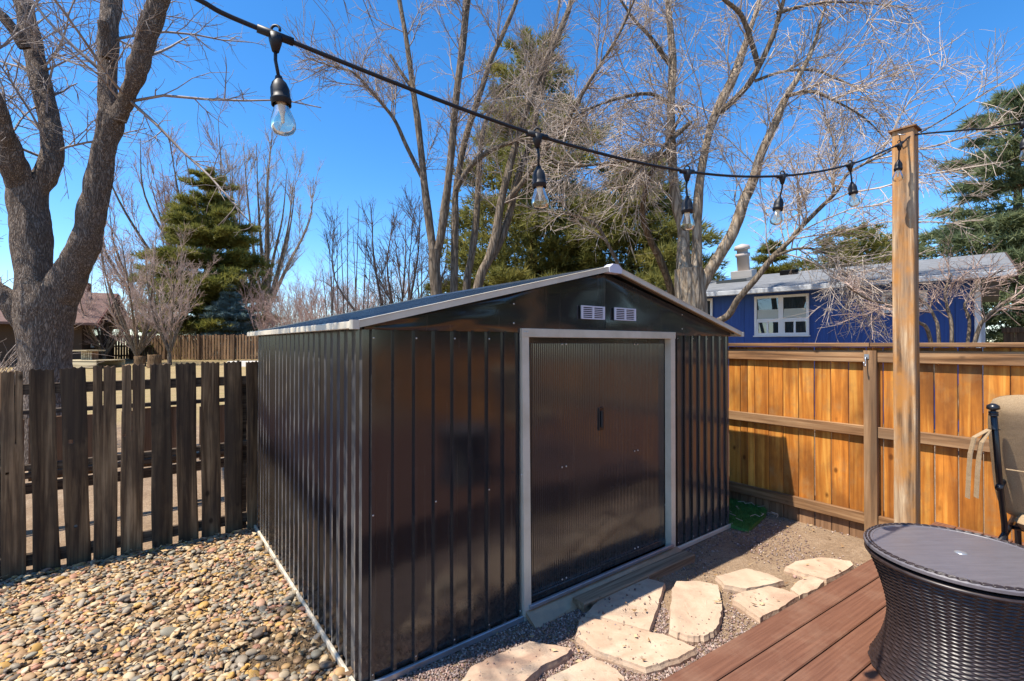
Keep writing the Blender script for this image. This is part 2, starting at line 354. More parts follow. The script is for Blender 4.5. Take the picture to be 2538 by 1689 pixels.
# ---------------------------------------------------------------- ground
def terrain_z(x, y):
    d = max(0., y - 7.); return .72 * (1 - math.exp(-(d / 14.) ** 2)) if y > 7 else 0.
def build_ground():
    xs = sorted(set([-400, -200, -100, -60] + [round(-40 + i * 2., 2) for i in range(41)] + [60, 100, 200, 400]))
    ys = sorted(set([-120, -60, -30, -15, -8, -4] + [round(-2 + i * 1., 2) for i in range(62)] + [80, 120, 200, 400, 900]))
    v = [(x, y, terrain_z(x, y) - .004) for y in ys for x in xs]; n = len(xs)
    f = [(j * n + i, j * n + i + 1, (j + 1) * n + i + 1, (j + 1) * n + i) for j in range(len(ys) - 1) for i in range(n - 1)]
    return P(mk('ground', mesh('ground', v, f, M['ground'], True)), 'tan soil yard rising to pale dry lawn by the far fence', 'ground', kind='structure')
ground = build_ground()

# ---------------------------------------------------------------- shed frame of reference
YAW = R(37.635); AX = Vector((math.cos(YAW), math.sin(YAW), 0)); BX = Vector((-math.sin(YAW), math.cos(YAW), 0))
SA = Vector((-.6943, 2.2416, 0)); SW, SD, SH = 3.278, 2.463, 1.675
def shed_local(p): q = p - SA; return Vector((q.dot(AX), q.dot(BX), q.z))
def front_px(x, y): return shed_local(on_plane(x, y, SA, BX))

# ---------------------------------------------------------------- fences
FE0 = on_z(21.5, 1438); FE1 = on_z(628, 1309); FED = (FE1 - FE0).normalized(); FEN = Vector((FED.y, -FED.x, 0))
FEANG = math.atan2(FED.y, FED.x)
def fence_local(x, y):
    q = on_plane(x, y, FE0, FEN) - FE0; return q.dot(FED), q.z
def picket_fence():
    t = thing('picket_fence', 'weathered grey brown picket fence with gaps beside the dark shed', 'fence', FE0, FEANG)
    k = .5798; Z = lambda x, y: fence_local(x * k, 780 + y * k)
    data = [(0, 97, 245, 6, 113, 1150), (122, 230, 238, 145, 260, 1112), (255, 365, 230, 283, 390, 1078), (395, 497, 222, 400, 503, 1050), (522, 620, 215, 513, 610, 1012),
            (643, 730, 213, 650, 740, 988), (750, 835, 210, 762, 848, 967), (858, 938, 205, 862, 945, 950), (958, 1033, 203, 962, 1038, 932), (1053, 1107, 203, 1057, 1107, 917)]
    quads = []
    for a, b, yt, c, d, yb in data:
        s0, zt = Z(a, yt); s1, _ = Z(b, yt); q0, zb = Z(c, yb); q1, _ = Z(d, yb); quads.append((q0, q1, s0, s1, zt))
    w = quads[1][1] - quads[0][1]
    for i in range(1, 14): quads.append((quads[0][0] - .185 * i, quads[0][1] - .185 * i - random.uniform(0, .03), quads[0][2] - .185 * i, quads[0][3] - .185 * i, 1.4 + random.uniform(-.02, .02)))
    holes = {2: [(.33, .62, .021), (.45, .2, .012)], 4: [(.12, .62, .013)], 0: [(.3, .52, .012)]}
    for i, (b0, b1, t0, t1, zt) in enumerate(quads):
        rows = 26; v = []; f = []; th = .019; cols = 13
        if i >= len(data): rows, cols = 4, 4
        ph = random.uniform(0, 9); split = {4: .42, 3: .45, 0: .62}.get(i)
        for face in (0, 1):
            for r in range(rows + 1):
                q = r / rows; z = -.02 + q * (zt + .02)
                for c in range(cols + 1):
                    u = c / cols; e0 = b0 + (t0 - b0) * q + .003 * math.sin(ph + q * 9); e1 = b1 + (t1 - b1) * q + .003 * math.sin(ph * 2 + q * 7)
                    x = e0 + (e1 - e0) * u; zz = z + (.007 * math.sin(ph + u * 23) + .01 * (u - .5) * math.sin(ph) + random.uniform(-.004, .004) if r == rows else 0)
                    y = (-.5 if face == 0 else .5) * th + .006 * math.sin(ph + q * 4.) * (1 if face == 0 else 1) + .004 * math.sin(u * 6 + ph)
                    if face == 0 and c in (0, cols): y += .004
                    v.append((x, y, zz))
        n = cols + 1; m = (rows + 1) * n; dead = set()
        if split and i < len(data):
            sc_ = int(split * cols); dead = {(r, sc_) for r in range(rows - 9, rows)}
            for r in range(rows - 8, rows + 1):
                for fo in (0, m):
                    for cc, sg in ((sc_, 1), (sc_ + 1, -1)):
                        x, y, z = v[fo + r * n + cc]; mid = (v[fo + r * n + sc_][0] + v[fo + r * n + sc_ + 1][0]) / 2
                        v[fo + r * n + cc] = (mid - sg * .0022 * (r - rows + 9) / 9, y, z)
        for hu, hz, hr in holes.get(i, []):
            cz = hz * rows; cu = hu * cols
            c0, r0 = int(cu), int(cz); dead |= {(r0, c0)}
            x0 = (v[r0 * n + c0][0] + v[r0 * n + c0 + 1][0]) / 2; z0 = (v[r0 * n + c0][2] + v[(r0 + 1) * n + c0][2]) / 2
            for fo in (0, m):
                for rr, cc, ax_, az_ in ((r0, c0, -1, -1), (r0, c0 + 1, 1, -1), (r0 + 1, c0, -1, 1), (r0 + 1, c0 + 1, 1, 1)):
                    y = v[fo + rr * n + cc][1]; v[fo + rr * n + cc] = (x0 + ax_ * hr * .75, y, z0 + az_ * hr * .75)
        for r in range(rows):
            for c in range(cols):
                if (r, c) in dead:
                    a = r * n + c
                    f += [(a, a + 1, m + a + 1, m + a), (a + n, m + a + n, m + a + n + 1, a + n + 1), (a, m + a, m + a + n, a + n), (a + 1, a + n + 1, m + a + n + 1, m + a + 1)]
                    continue
                a = r * n + c; f.append((a, a + 1, a + n + 1, a + n)); b = m + a; f.append((b, b + n, b + n + 1, b + 1))
        for r in range(rows):
            a = r * n; f.append((a, a + n, m + a + n, m + a)); a = r * n + cols; f.append((a, m + a, m + a + n, a + n))
        for c in range(cols):
            a = rows * n + c
            if (rows - 1, c) not in dead: f.append((a, a + 1, m + a + 1, m + a))
        mk('picket', mesh('picket', v, f, M['picket']), t)
    s0, s1 = -2.6, quads[9][1]
    for z, hgt, th in ((1.25, .075, .035), (.72, .045, .03), (.06, .085, .03)):
        MB().rbox(s0, s1, .014, .014 + th, z, z + hgt, .004, 0).ob('rail', M['picket_rail'], t)
    for s in (-2.3, -.02, 1.4):
        MB().rbox(s - .045, s + .045, .06, .15, -.02, 1.3, .005).ob('post', M['picket_rail'], t)
picket_fence()
def back_planter():
    # low slatted board fence about a metre behind the pickets, seen through their gaps
    t = thing('slatted_garden_fence', 'low brown slatted fence standing in dirt behind the weathered pickets', 'fence', FE0 + FEN * -1.15 + FED * -1.9, FEANG)
    for i in range(30):
        x = i * .155; h = .98 + random.uniform(-.03, .02)
        MB().rbox(x, x + .125 + random.uniform(-.02, .01), -.012, .012, .42, h, .003).ob('slat', M['kick'], t)
    for z0, z1 in ((.3, .41), (.43, .5), (.98, 1.04)):
        MB().rbox(-.1, 4.75, -.05, -.016, z0 + .02, z1, .004, 0).ob('rail', M['picket_rail'], t)
    for x in (0, 1.5, 3.0, 4.6): MB().rbox(x - .04, x + .04, .014, .09, -.02, 1.1, .004).ob('post', M['picket_rail'], t)
back_planter()

# right-hand cedar fence, parallel to the shed's side
RF0 = on_z(2007, 1299); RN = AX; RFD = -BX            # RFD runs towards the camera's right
RANG = math.atan2(RFD.y, RFD.x)
def rf_local(x, y):
    q = on_plane(x, y, RF0, RN) - RF0; return q.dot(RFD), q.z
def cedar_fence():
    t = thing('cedar_board_fence', 'orange stained cedar board fence with rails beside the blue house', 'fence', RF0, RANG)
    z = lambda x, y: rf_local(1750 + x * .3827, 800 + y * .3827)
    edges = [z(x, 500)[0] for x in (147, 225, 272, 318, 407, 500, 600, 703, 812, 925, 1040)]
    e2 = [z(x, 600)[0] for x in (1040, 1150, 1300, 1480, 1635, 1795, 1975)]
    L = edges[:1]
    while L[0] > -4.8: L.insert(0, L[0] - random.uniform(.13, .15))
    full = L[:-1] + edges[:-1] + e2
    while full[-1] < 9.5: full.append(full[-1] + random.uniform(.14, .155))
    # local axes: x along fence (towards camera), y = to the left of x; camera side is +y? (checked: AX is the far side)
    side = Vector((-math.sin(RANG), math.cos(RANG), 0)).dot(-AX)   # +1 when local +y faces the yard
    for a, b in zip(full[:-1], full[1:]):
        gp = random.choice((.0015, .0025, .004)); d = random.uniform(-.002, .003)
        MB().rbox(a + gp, b - gp, -.009 + d, .009 + d, .13, 1.575, .003).ob('plank', M['cedar'], t)
        MB().rbox(a + gp, b - gp, -.009 + d, .009 + d, -.03, .126, .003).ob('kickboard', M['kick'], t)
    psts = [z(1080, 700)[0]]
    psts = [psts[0] - 2.4, psts[0], psts[0] + 2.4, psts[0] + 4.8, psts[0] + 7.2]
    def yb(a, b): return sorted((a * side, b * side))
    for s in psts:
        y0, y1 = yb(.014, .066)
        MB().rbox(s - .045, s + .045, y0, y1, -.03, 1.55, .004).ob('post', M['cedar_post'], t)
    spans = [(-4.8, psts[0] - .048), (psts[0] + .048, psts[1] - .048), (psts[1] + .048, psts[2] - .048), (psts[2] + .048, psts[3] - .048), (psts[3] + .048, psts[4] - .048), (psts[4] + .048, 9.5)]
    for a, b in spans:
        for z0, z1 in ((1.455, 1.55), (.845, .935), (.13, .225)):
            y0, y1 = yb(.014, .05)
            MB().rbox(a, b, y0, y1, z0 + random.uniform(-.004, .004), z1, .005, 0).ob('rail', M['cedar_rail'], t)
        y0, y1 = yb(-.04, .078)
        MB().rbox(a - .044, b + .046, y0, y1, 1.578, 1.612, .005, 0).ob('cap_board', M['cedar_rail'], t)
    # steel hook screwed to the post
    hk = thing('steel_hook', 'small pale steel hook screwed into the cedar fence post', 'hook', t.matrix_basis @ Vector((psts[1] - .02, .068 * side, 1.47)), RANG)
    pts = [(0, 0, .03), (0, .03 * side, .02)] + [(.0, (.045 + .022 * math.cos(a)) * side, -.02 + .03 * math.sin(a)) for a in np.linspace(math.pi * .9, 2.1 * math.pi, 9)]
    MB().tube(pts, .0045, 7).ob('hook_bar', M['galv'], hk, True)
    MB().rbox(-.016, .016, *sorted((.0, .004 * side)), .012, .05, .001).ob('plate', M['galv'], hk)
cedar_fence()

# ---------------------------------------------------------------- metal shed
def rib_profile(x0, x1, ribs, depth=.018, rw=.028):
    pts = [(x0, 0.)]
    for r in ribs:
        for dx, y in ((-rw / 2, 0), (-rw / 2 + .006, depth), (rw / 2 - .006, depth), (rw / 2, 0)):
            if x0 < r + dx < x1: pts.append((r + dx, y))
    pts.append((x1, 0.)); return pts
def sheet(prof, z0, z1, rows=1, top=None):
    v = []; n = len(prof)
    for r in range(rows + 1):
        for x, y in prof: v.append((x, -y, z0 + (z1 - z0) * r / rows))
    f = [(r * n + i, r * n + i + 1, (r + 1) * n + i + 1, (r + 1) * n + i) for r in range(rows) for i in range(n - 1)]
    return v, f
SHED = thing('garden_shed', 'dark charcoal ribbed metal shed with cream trim and double sliding doors', 'shed', SA, YAW)
def build_shed():
    t = SHED; m = M['metal']
    JL, JR = .955, 2.408; ZB = .03
    def panel(name, x0, x1, ribs, loc=(0, 0, 0), rz=0., z1=SH, depth=.018):
        v, f = sheet(rib_profile(x0, x1, ribs, depth), ZB, z1); return mk(name, mesh(name, v, f, m), t, loc, (0, 0, rz))
    fr = [.045 + .11 * i for i in range(32)]
    panel('front_panel', .0, .494, fr); panel('front_panel', .4955, JL - .028, fr)
    panel('front_panel', JR + .028, 2.86, [JR + .085 + .106 * i for i in range(9)]); panel('front_panel', 2.8615, SW, [JR + .085 + .106 * i for i in range(9)])
    # side walls: local x runs along the depth
    for k in range(4):
        a, b = SD * k / 4 + (.0015 if k else 0), SD * (k + 1) / 4
        rb = [.06 + .112 * i for i in range(23)]
        panel('side_panel', a - SD, b - SD, [r - SD for r in rb], (0, 0, 0), R(-90))      # left side
        panel('side_panel', a, b, rb, (SW, 0, 0), R(90))
    panel('back_panel', -SW, 0, [-.06 - .11 * i for i in range(29)], (0, SD, 0), R(180))
    for x, y in ((0, 0), (SW, 0), (0, SD), (SW, SD)):       # corner angles
        sx, sy = (1 if x == 0 else -1), (1 if y == 0 else -1); b = MB()
        b.box(*sorted((x - .004 * sx, x + .028 * sx)), *sorted((y - .0035 * sy, y - .0015 * sy)), ZB, SH)
        b.box(*sorted((x - .0035 * sx, x - .0015 * sx)), *sorted((y - .0034 * sy, y + .034 * sy)), ZB, SH).ob('corner_trim', m, t)
    # gables: one dented sheet each half, front; plain at the back
    ax_, az = SW / 2 + .02, 2.075
    for s in (0, 1):
        x0, x1 = (0, ax_ - .001) if s == 0 else (ax_ + .001, SW); nx, nz = 44, 12; v = []; f = []
        for i in range(nx + 1):
            x = x0 + (x1 - x0) * i / nx; top = SH + .02 + (az - SH - .02) * (1 - abs(x - ax_) / (SW / 2 + .02))
            for j in range(nz + 1):
                q = j / nz; z = SH - .006 + (top - SH + .006) * q
                p = Vector((x * 3.1 + s * 9, q * 2.2, 4.1)); d = .005 * mnoise.noise(p) + .0014 * mnoise.noise(p * 2.3)
                d += .014 * math.exp(-((x - (x1 if s == 0 else x0)) / .12) ** 2) * math.sin(q * 3.1) * .25
                e = min(1, 6 * q * (1 - q) + .05)
                v.append((x, -.016 - .012 * e * .4 + d * e, z))
        f = [(i * (nz + 1) + j, (i + 1) * (nz + 1) + j, (i + 1) * (nz + 1) + j + 1, i * (nz + 1) + j + 1) for i in range(nx) for j in range(nz)]
        mk('gable_panel', mesh('gable_panel', v, f, m, True), t)
    MB().add([(0, SD, SH), (SW, SD, SH), (ax_, SD, az)], [(0, 1, 2)]).ob('gable_panel', m, t)
    # roof slopes with ribs running down the slope
    ov, ey = .065, .085
    er = az + .03
    for s in (0, 1):
        xe = -ov if s == 0 else SW + ov; ze = SH + .012
        rb = [-ey + .05 + .1 * i for i in range(27)]
        pr = rib_profile(-ey, SD + .06, rb, .011, .03); v = []
        for x, z in ((xe, ze), (ax_, er)):
            for y, h in pr: v.append((x, y, z + h))
        n = len(pr); mk('roof_panel', mesh('roof_panel', v, [(i, i + 1, n + i + 1, n + i) if s == 0 else (i + 1, i, n + i, n + i + 1) for i in range(n - 1)], M['roofmetal']), t)
        # cream eave gutter and rake trim
        b = MB().rbox(*sorted((xe, xe - (.02 if s == 0 else -.02))), -ey - .01, SD + .07, ze - .018, ze + .016, .003, 1); b.ob('eave_trim', M['trim'], t)
        dx, dz = ax_ - xe, er - ze; b = MB()
        for yy in (-ey - .014, SD + .062):
            q = [(xe, ze - .016), (ax_, er - .016), (ax_, er + .0145), (xe, ze + .0145)]
            b = MB().add([(x, y, z) for y in (yy, yy + .016) for x, z in q], [(0, 1, 2, 3), (7, 6, 5, 4), (0, 4, 5, 1), (1, 5, 6, 2), (2, 6, 7, 3), (3, 7, 4, 0)])
            b.ob('rake_trim', M['trim'], t)
            lip = [(xe, ze + .015), (ax_, er + .015), (ax_, er + .018), (xe, ze + .018)]
            MB().add([(x, y, z) for y in (yy - .002, yy + (.045 if yy < 0 else -.0)) for x, z in lip], [(0, 1, 2, 3), (7, 6, 5, 4), (0, 4, 5, 1), (1, 5, 6, 2), (2, 6, 7, 3), (3, 7, 4, 0)]).ob('rake_flange', M['trim'], t)
        MB().rbox(*sorted((xe + (.015 if s == 0 else -.015), xe - (.022 if s == 0 else -.022))), -ey - .018, -ey + .022, ze - .02, ze + .021, .005, 2).ob('corner_cap', M['trim'], t)
    MB().add([(ax_ - .09, y, er - .02 + .008) for y in (-ey, SD + .06)] + [(ax_, y, er + .02) for y in (-ey, SD + .06)] + [(ax_ + .09, y, er - .012) for y in (-ey, SD + .06)],
             [(0, 2, 3, 1), (2, 4, 5, 3)]).ob('ridge_flashing', M['roofmetal'], t)
    rc = [(-.06, -.035), (.06, -.035), (.064, -.002), (.026, .024), (-.026, .024), (-.064, -.002)]
    v = [(ax_ + x, y, er + z) for y in (-ey - .022, -ey + .035) for x, z in rc]
    mk('ridge_cap', mesh('ridge_cap', v, [tuple(range(6)), tuple(range(11, 5, -1))] + [(i, 6 + i, 6 + (i + 1) % 6, (i + 1) % 6) for i in range(6)], M['vent']), t)
    # base track all round
    MB().rbox(-.02, JL - .01, -.032, -.014, 0, .034, .004, 0).ob('base_track', M['galv'], t)
    MB().rbox(JR + .03, SW + .02, -.032, -.014, 0, .034, .004, 0).ob('base_track', M['trim'], t)
    MB().rbox(-.034, -.016, -.0, SD + .02, 0, .034, .004, 1).ob('base_track', M['trim'], t)
    MB().rbox(SW + .016, SW + .034, -.0, SD + .02, 0, .034, .004, 1).ob('base_track', M['galv'], t)
    # door frame: the left jamb leans a little, header across
    zt = 1.69
    def jamb(xb, xt, w, sgn):
        q = [(xb, -.034), (xb + w, -.034), (xb + w, .02), (xb, .02)]
        v = [(x, y, .0) for x, y in q] + [(x - xb + xt, y, zt) for x, y in q]
        mk('door_jamb', mesh('door_jamb', v, [(3, 2, 1, 0), (4, 5, 6, 7)] + [(i, (i + 1) % 4, 4 + (i + 1) % 4, 4 + i) for i in range(4)], M['trim']), t)
    jamb(JL + .012 - .025, JL - .032, .052, 1); jamb(JR - .03, JR - .03, .055, -1)
    MB().rbox(JL - .034, JR + .028, -.037, .02, zt - .048, zt + .003, .002, 0).ob('door_header', M['trim'], t)
    MB().box(JL - .02, JR + .02, .07, .075, .02, 1.66).ob('door_backing', M['dark'], t)
    # two doors, each of two finely fluted sheets
    x0, x3 = JL + .026, JR - .034; xm = front_px(1250 + 418 * .5742, 1000).x
    for d, (a, b) in enumerate(((x0, xm), (xm, x3))):
        yy = .012 if d == 0 else .026; root = None
        mid = a + (b - a) * (.48 if d == 0 else .53)
        for (p, q) in ((a, mid), (mid, b)):
            n = int((q - p) / .0155); pr = []
            for i in range(n):
                xx = p + (q - p) * i / n; st = (q - p) / n
                pr += [(xx + st * .02, 0), (xx + st * .28, .0042), (xx + st * .72, .0042), (xx + st * .98, 0)]
            v, f = sheet(pr, .07, 1.64, 6)
            v = [(x, y + yy + .004 * mnoise.noise(Vector((x * 2.2, z * 1.3, d * 5.))), z) for x, y, z in v]
            o = mk('door', mesh('door', v, f, m), root or t)
            if root is None: root = o
            else: o.name = 'door_sheet'
        MB().rbox(a + .002, b - .002, yy - .012, yy - .004, .07, .11, .002, 0).ob('door_rail', M['metal'], root)
        MB().rbox(a + .002, b - .002, yy - .009, yy - .004, 1.605, 1.64, .002, 0).ob('door_rail', M['metal'], root)
        for zz in (.13, .83, 1.6):
            for dx in (-.018, .018): screw(t, (mid + dx, yy - .008, zz))
        if d == 0:
            hz = front_px(1250 + 418 * .5742, 640 + 695 * .5742).z
            h = MB().rbox(xm - .024, xm + .024, yy - .016, yy - .003, hz - .075, hz + .075, .004).ob('door_handle', M['blackmetal'], root)
            MB().rbox(xm - .013, xm + .013, yy - .03, yy - .0165, hz - .055, hz + .055, .006).ob('grip', M['black'], h)
    # sill, tilted a little, on a wooden beam
    v = [(JL - .005, -.13, -.0), (JR + .03, -.105, .03), (JR + .03, -.02, .06), (JL - .005, -.02, .065)]
    v += [(x, y, z - .03) for x, y, z in v]
    mk('door_sill', mesh('door_sill', v, [(0, 1, 2, 3), (7, 6, 5, 4), (0, 4, 5, 1), (1, 5, 6, 2), (2, 6, 7, 3), (3, 7, 4, 0)], M['sill']), t)
    MB().rbox(JL + .02, JR - .02, -.05, -.028, .062, .085, .003, 0).ob('door_track', M['galv'], t)
    # vents with slots
    for p, q in (((1430.8, 755.6), (1488.7, 796)), ((1513, 761), (1565.5, 798.7))):
        a, b = front_px(*p), front_px(*q); x0, x1, z0, z1 = a.x, b.x, min(a.z, b.z) , max(a.z, b.z); w = x1 - x0; hgt = z1 - z0 - .012; z0 += .006
        root = MB().box(x0 + .004, x1 - .004, -.03, -.026, z0 + .004, z0 + hgt - .004).ob('vent', M['dark'], t)
        for xa, xb in ((x0, x0 + .016), (x1 - .016, x1), ((x0 + x1) / 2 - .008, (x0 + x1) / 2 + .008)):
            MB().rbox(xa, xb, -.04, -.0305, z0, z0 + hgt, .001).ob('vent_bar', M['vent'], root)
        for i in range(7):
            zc = z0 + hgt * (i + .0) / 7; MB().rbox(x0 + .001, x1 - .001, -.0395, -.0302, zc + (0 if i == 0 else .003), zc + hgt / 7 - .004 + (.004 if i == 6 else 0), .001, 0).ob('vent_slat', M['vent'], root)
    # screws along the sheet edges
    for i in range(0, 9, 2): screw(t, (.045 + .11 * i, -.015, SH - .045)); screw(t, (.045 + .11 * i, -.015, .06))
    for i in range(0, 9, 3): screw(t, (.045 + .11 * i, -.015, .8))
    for i in range(0, 8, 2): screw(t, (JR + .085 + .106 * i, -.015, SH - .03)); screw(t, (JR + .085 + .106 * i, -.015, .06))
    for x, z in ((.86, 1.72), (2.52, 1.72), (2.52, 1.83), (.86, 1.83), (JL - .015, 1.67), (JL + .005, 1.67), (JR + .005, 1.672), (JL - .04, .85)): screw(t, (x, -.038, z))
SCREW = MB().lathe([(.0055, 0), (.0055, .0022), (.003, .004)], 8).me('screw', M['screw'], True)
def screw(t, p): mk('screw', SCREW, t, p, (R(90), 0, 0))
build_shed()
# wooden beam the sill rests on
bo = SA + AX * .98 - BX * .115
tb = MB().rbox(.3, 1.44, -.06, .04, -.03, .055, .006, 0).ob('wooden_beam', M['beam'], None, False, bo, (0, 0, YAW - R(1.2)))
P(tb, 'weathered wooden beam lying under the shed door sill', 'beam')

# ---------------------------------------------------------------- river pebbles and dirt
def ico(sub):
    bm = bmesh.new(); bmesh.ops.create_icosphere(bm, subdivisions=sub, radius=1)
    v = np.array([p.co[:] for p in bm.verts]); f = np.array([[q.index for q in p.verts] for p in bm.faces]); bm.free(); return v, f
IV, IF = ico(2); IV1, IF1 = ico(1); IV0 = np.array([(1, 0, 0), (-1, 0, 0), (0, 1, 0), (0, -1, 0), (0, 0, 1), (0, 0, -1)], float)
IF0 = np.array([(0, 2, 4), (2, 1, 4), (1, 3, 4), (3, 0, 4), (2, 0, 5), (1, 2, 5), (3, 1, 5), (0, 3, 5)])
def in_poly(p, poly):
    c = False; n = len(poly)
    for i in range(n):
        (x0, y0), (x1, y1) = poly[i], poly[i - 1]
        if (y0 > p[1]) != (y1 > p[1]) and p[0] < (x1 - x0) * (p[1] - y0) / (y1 - y0) + x0: c = not c
    return c
def rot_batch(n, tilt=.5):
    a = rng.uniform(0, 2 * np.pi, n); b = rng.normal(0, tilt, n); c = rng.normal(0, tilt * .6, n)
    ca, sa, cb, sb, cc, sc = np.cos(a), np.sin(a), np.cos(b), np.sin(b), np.cos(c), np.sin(c); z = np.zeros(n); o = np.ones(n)
    Rz = np.stack([np.stack([ca, -sa, z], 1), np.stack([sa, ca, z], 1), np.stack([z, z, o], 1)], 1)
    Rx = np.stack([np.stack([o, z, z], 1), np.stack([z, cb, -sb], 1), np.stack([z, sb, cb], 1)], 1)
    Ry = np.stack([np.stack([cc, z, sc], 1), np.stack([z, o, z], 1), np.stack([-sc, z, cc], 1)], 1)
    return Rz @ Rx @ Ry
def blob_mesh(name, pos, scl, rot, cols, mat, base=(IV, IF), rough=.0, smooth=True):
    bv, bf = base; n = len(pos); k = len(bv)
    v = bv[None] * scl[:, None, :]
    if rough: v = v * (1 + rng.normal(0, rough, (n, k, 1)))
    v = np.einsum('nij,nkj->nki', rot, v) + pos[:, None, :]
    f = (bf[None] + (np.arange(n) * k)[:, None, None]).reshape(-1, 3)
    me = mesh(name, v.reshape(-1, 3), f, mat, smooth)
    ca = me.color_attributes.new('Col', 'FLOAT_COLOR', 'POINT')
    c = np.repeat(np.c_[cols, np.ones(n)], k, axis=0).astype(np.float32); ca.data.foreach_set('color', c.ravel()); return me
def peb_shapes(bv, n):
    out = []
    for s in range(n):
        o = Vector((s * 7.3, 1.1, 2.2)); v = np.array([np.array(p) * (1 + .16 * mnoise.noise(Vector(p) * 1.1 + o) + .05 * mnoise.noise(Vector(p) * 2.7 + o)) for p in bv]); out.append(v)
    return out
def pebbles():
    poly = [(-.78, 1.95), (SA.x - .06, SA.y + .02)]
    bl = SA + BX * SD; poly += [(bl.x - .05, bl.y - .03), (FE0.x + FED.x * -1.6, FE0.y + FED.y * -1.6), (-3.6, 1.6)]
    poly = [tuple(p) for p in poly]
    zg = [(p[0], p[1], .003) for p in poly]
    bed = P(mk('pebble_bed', mesh('pebble_bed', zg, [tuple(range(len(zg)))], M['dirt'])), 'brown dirt bed covered in mixed river pebbles beside the shed', 'ground', kind='structure')
    if bed.data.polygons[0].normal.z < 0: bed.data.flip_normals()
    dirtc = on_z(735, 1610); d2 = on_z(350, 1400)
    pts = []; cell = {}
    cs = .05; tries = 0
    while tries < 130000 and len(pts) < 12500:
        tries += 1; x, y = random.uniform(-4.6, -.6), random.uniform(1.6, 4.25)
        if not in_poly((x, y), poly): continue
        if abs(x) > 1.12 * y + .25: continue
        dd = (Vector((x, y, 0)) - dirtc); q = (dd.x / .3) ** 2 + (dd.y / .2) ** 2
        if q < 1 and random.random() < .93: continue
        g = mnoise.noise(Vector((x * 1.7, y * 1.7, 3))) 
        if g < -.24 and random.random() < .8: continue
        s = min(.042, max(.008, random.lognormvariate(math.log(.0148), .42)))
        kx, ky = int(x / cs), int(y / cs); ok = True; zb = 0
        for i in (-1, 0, 1):
            for j in (-1, 0, 1):
                for (px, py, ps, pz) in cell.get((kx + i, ky + j), []):
                    dist = math.hypot(x - px, y - py)
                    if dist < (s + ps) * .54: ok = False
                    elif dist < (s + ps) * .9: zb = max(zb, pz + .35 * min(s, ps))
        if not ok: continue
        if zb > .022: continue
        cell.setdefault((kx, ky), []).append((x, y, s, zb)); pts.append((x, y, s, zb))
    pts.sort(key=lambda p: -p[2] / p[1])
    sh = peb_shapes(IV, 10); pm = []
    for i, v in enumerate(sh): pm.append(mesh('stone', v, IF, M['pebble'], True))
    for i, (x, y, s, zb) in enumerate(pts[:300]):
        o = mk('stone', pm[i % 10], bed, (x, y, zb + s * .32), (random.gauss(0, .3), random.gauss(0, .3), random.uniform(0, 6.28)))
        o.scale = (s * random.uniform(1.0, 1.35), s * random.uniform(.75, 1.), s * random.uniform(.42, .62))
    rest = np.array(pts[300:]); n = len(rest); objs = []
    groups = [rest[i::6] for i in range(6)]; allv = []; allf = []; allc = []; b = 0
    for gi, gr in enumerate(groups):
        m = len(gr); s = gr[:, 2:3]
        scl = np.c_[s * rng.uniform(1., 1.4, (m, 1)), s * rng.uniform(.72, 1., (m, 1)), s * rng.uniform(.42, .62, (m, 1))]
        pos = np.c_[gr[:, :2], gr[:, 3] + gr[:, 2] * .3]
        v = np.einsum('nij,nkj->nki', rot_batch(m, .28), sh[gi][None] * scl[:, None, :]) + pos[:, None, :]
        allv.append(v.reshape(-1, 3)); allf.append((IF[None] + (np.arange(m) * len(IV))[:, None, None]).reshape(-1, 3) + b); b += m * len(IV)
        c = np.array([PAL[i] for i in rng.integers(0, len(PAL), m)]) * rng.uniform(.8, 1.2, (m, 1)); allc.append(np.repeat(np.c_[c, np.ones(m)], len(IV), axis=0))
    me = mesh('small_stones', np.concatenate(allv), np.concatenate(allf), M['pebbles'], True)
    ca = me.color_attributes.new('Col', 'FLOAT_COLOR', 'POINT'); ca.data.foreach_set('color', np.concatenate(allc).astype(np.float32).ravel())
    P(mk('small_stones', me, bed), kind='stuff')
    # dead leaves, bark scraps and clods between the stones
    L = []; 
    for _ in range(4200):
        x, y = random.uniform(-4.4, -.6), random.uniform(1.9, 4.2)
        if not in_poly((x, y), poly): continue
        g = mnoise.noise(Vector((x * 1.7, y * 1.7, 3))); near = (FE0 - Vector((x, y, 0))).dot(FEN)
        if g > -.05 and random.random() < .7 and abs(near) > .25: continue
        L.append((x, y, .012 + random.uniform(0, .03)))
    leaves('leaf_litter', L, bed)
    C = []
    for _ in range(900):
        r = random.random() ** .5; a = random.uniform(0, 6.28); C.append((dirtc.x + .36 * r * math.cos(a), dirtc.y + .26 * r * math.sin(a), .004))
    for _ in range(5000):
        x, y = random.uniform(-4.2, -.6), random.uniform(1.9, 4.1)
        if in_poly((x, y), poly) and mnoise.noise(Vector((x * 1.7, y * 1.7, 3))) < .1: C.append((x, y, .004))
    C = np.array(C); n = len(C); s = rng.lognormal(math.log(.006), .5, (n, 1))
    cols = np.array([(.17, .115, .065)]) * rng.uniform(.6, 1.4, (n, 1))
    P(mk('dirt_clods', blob_mesh('dirt_clods', C, s * rng.uniform(.6, 1.2, (n, 3)), rot_batch(n, 1.), cols, M['grav'], (IV0, IF0), .1, False), bed), kind='stuff')
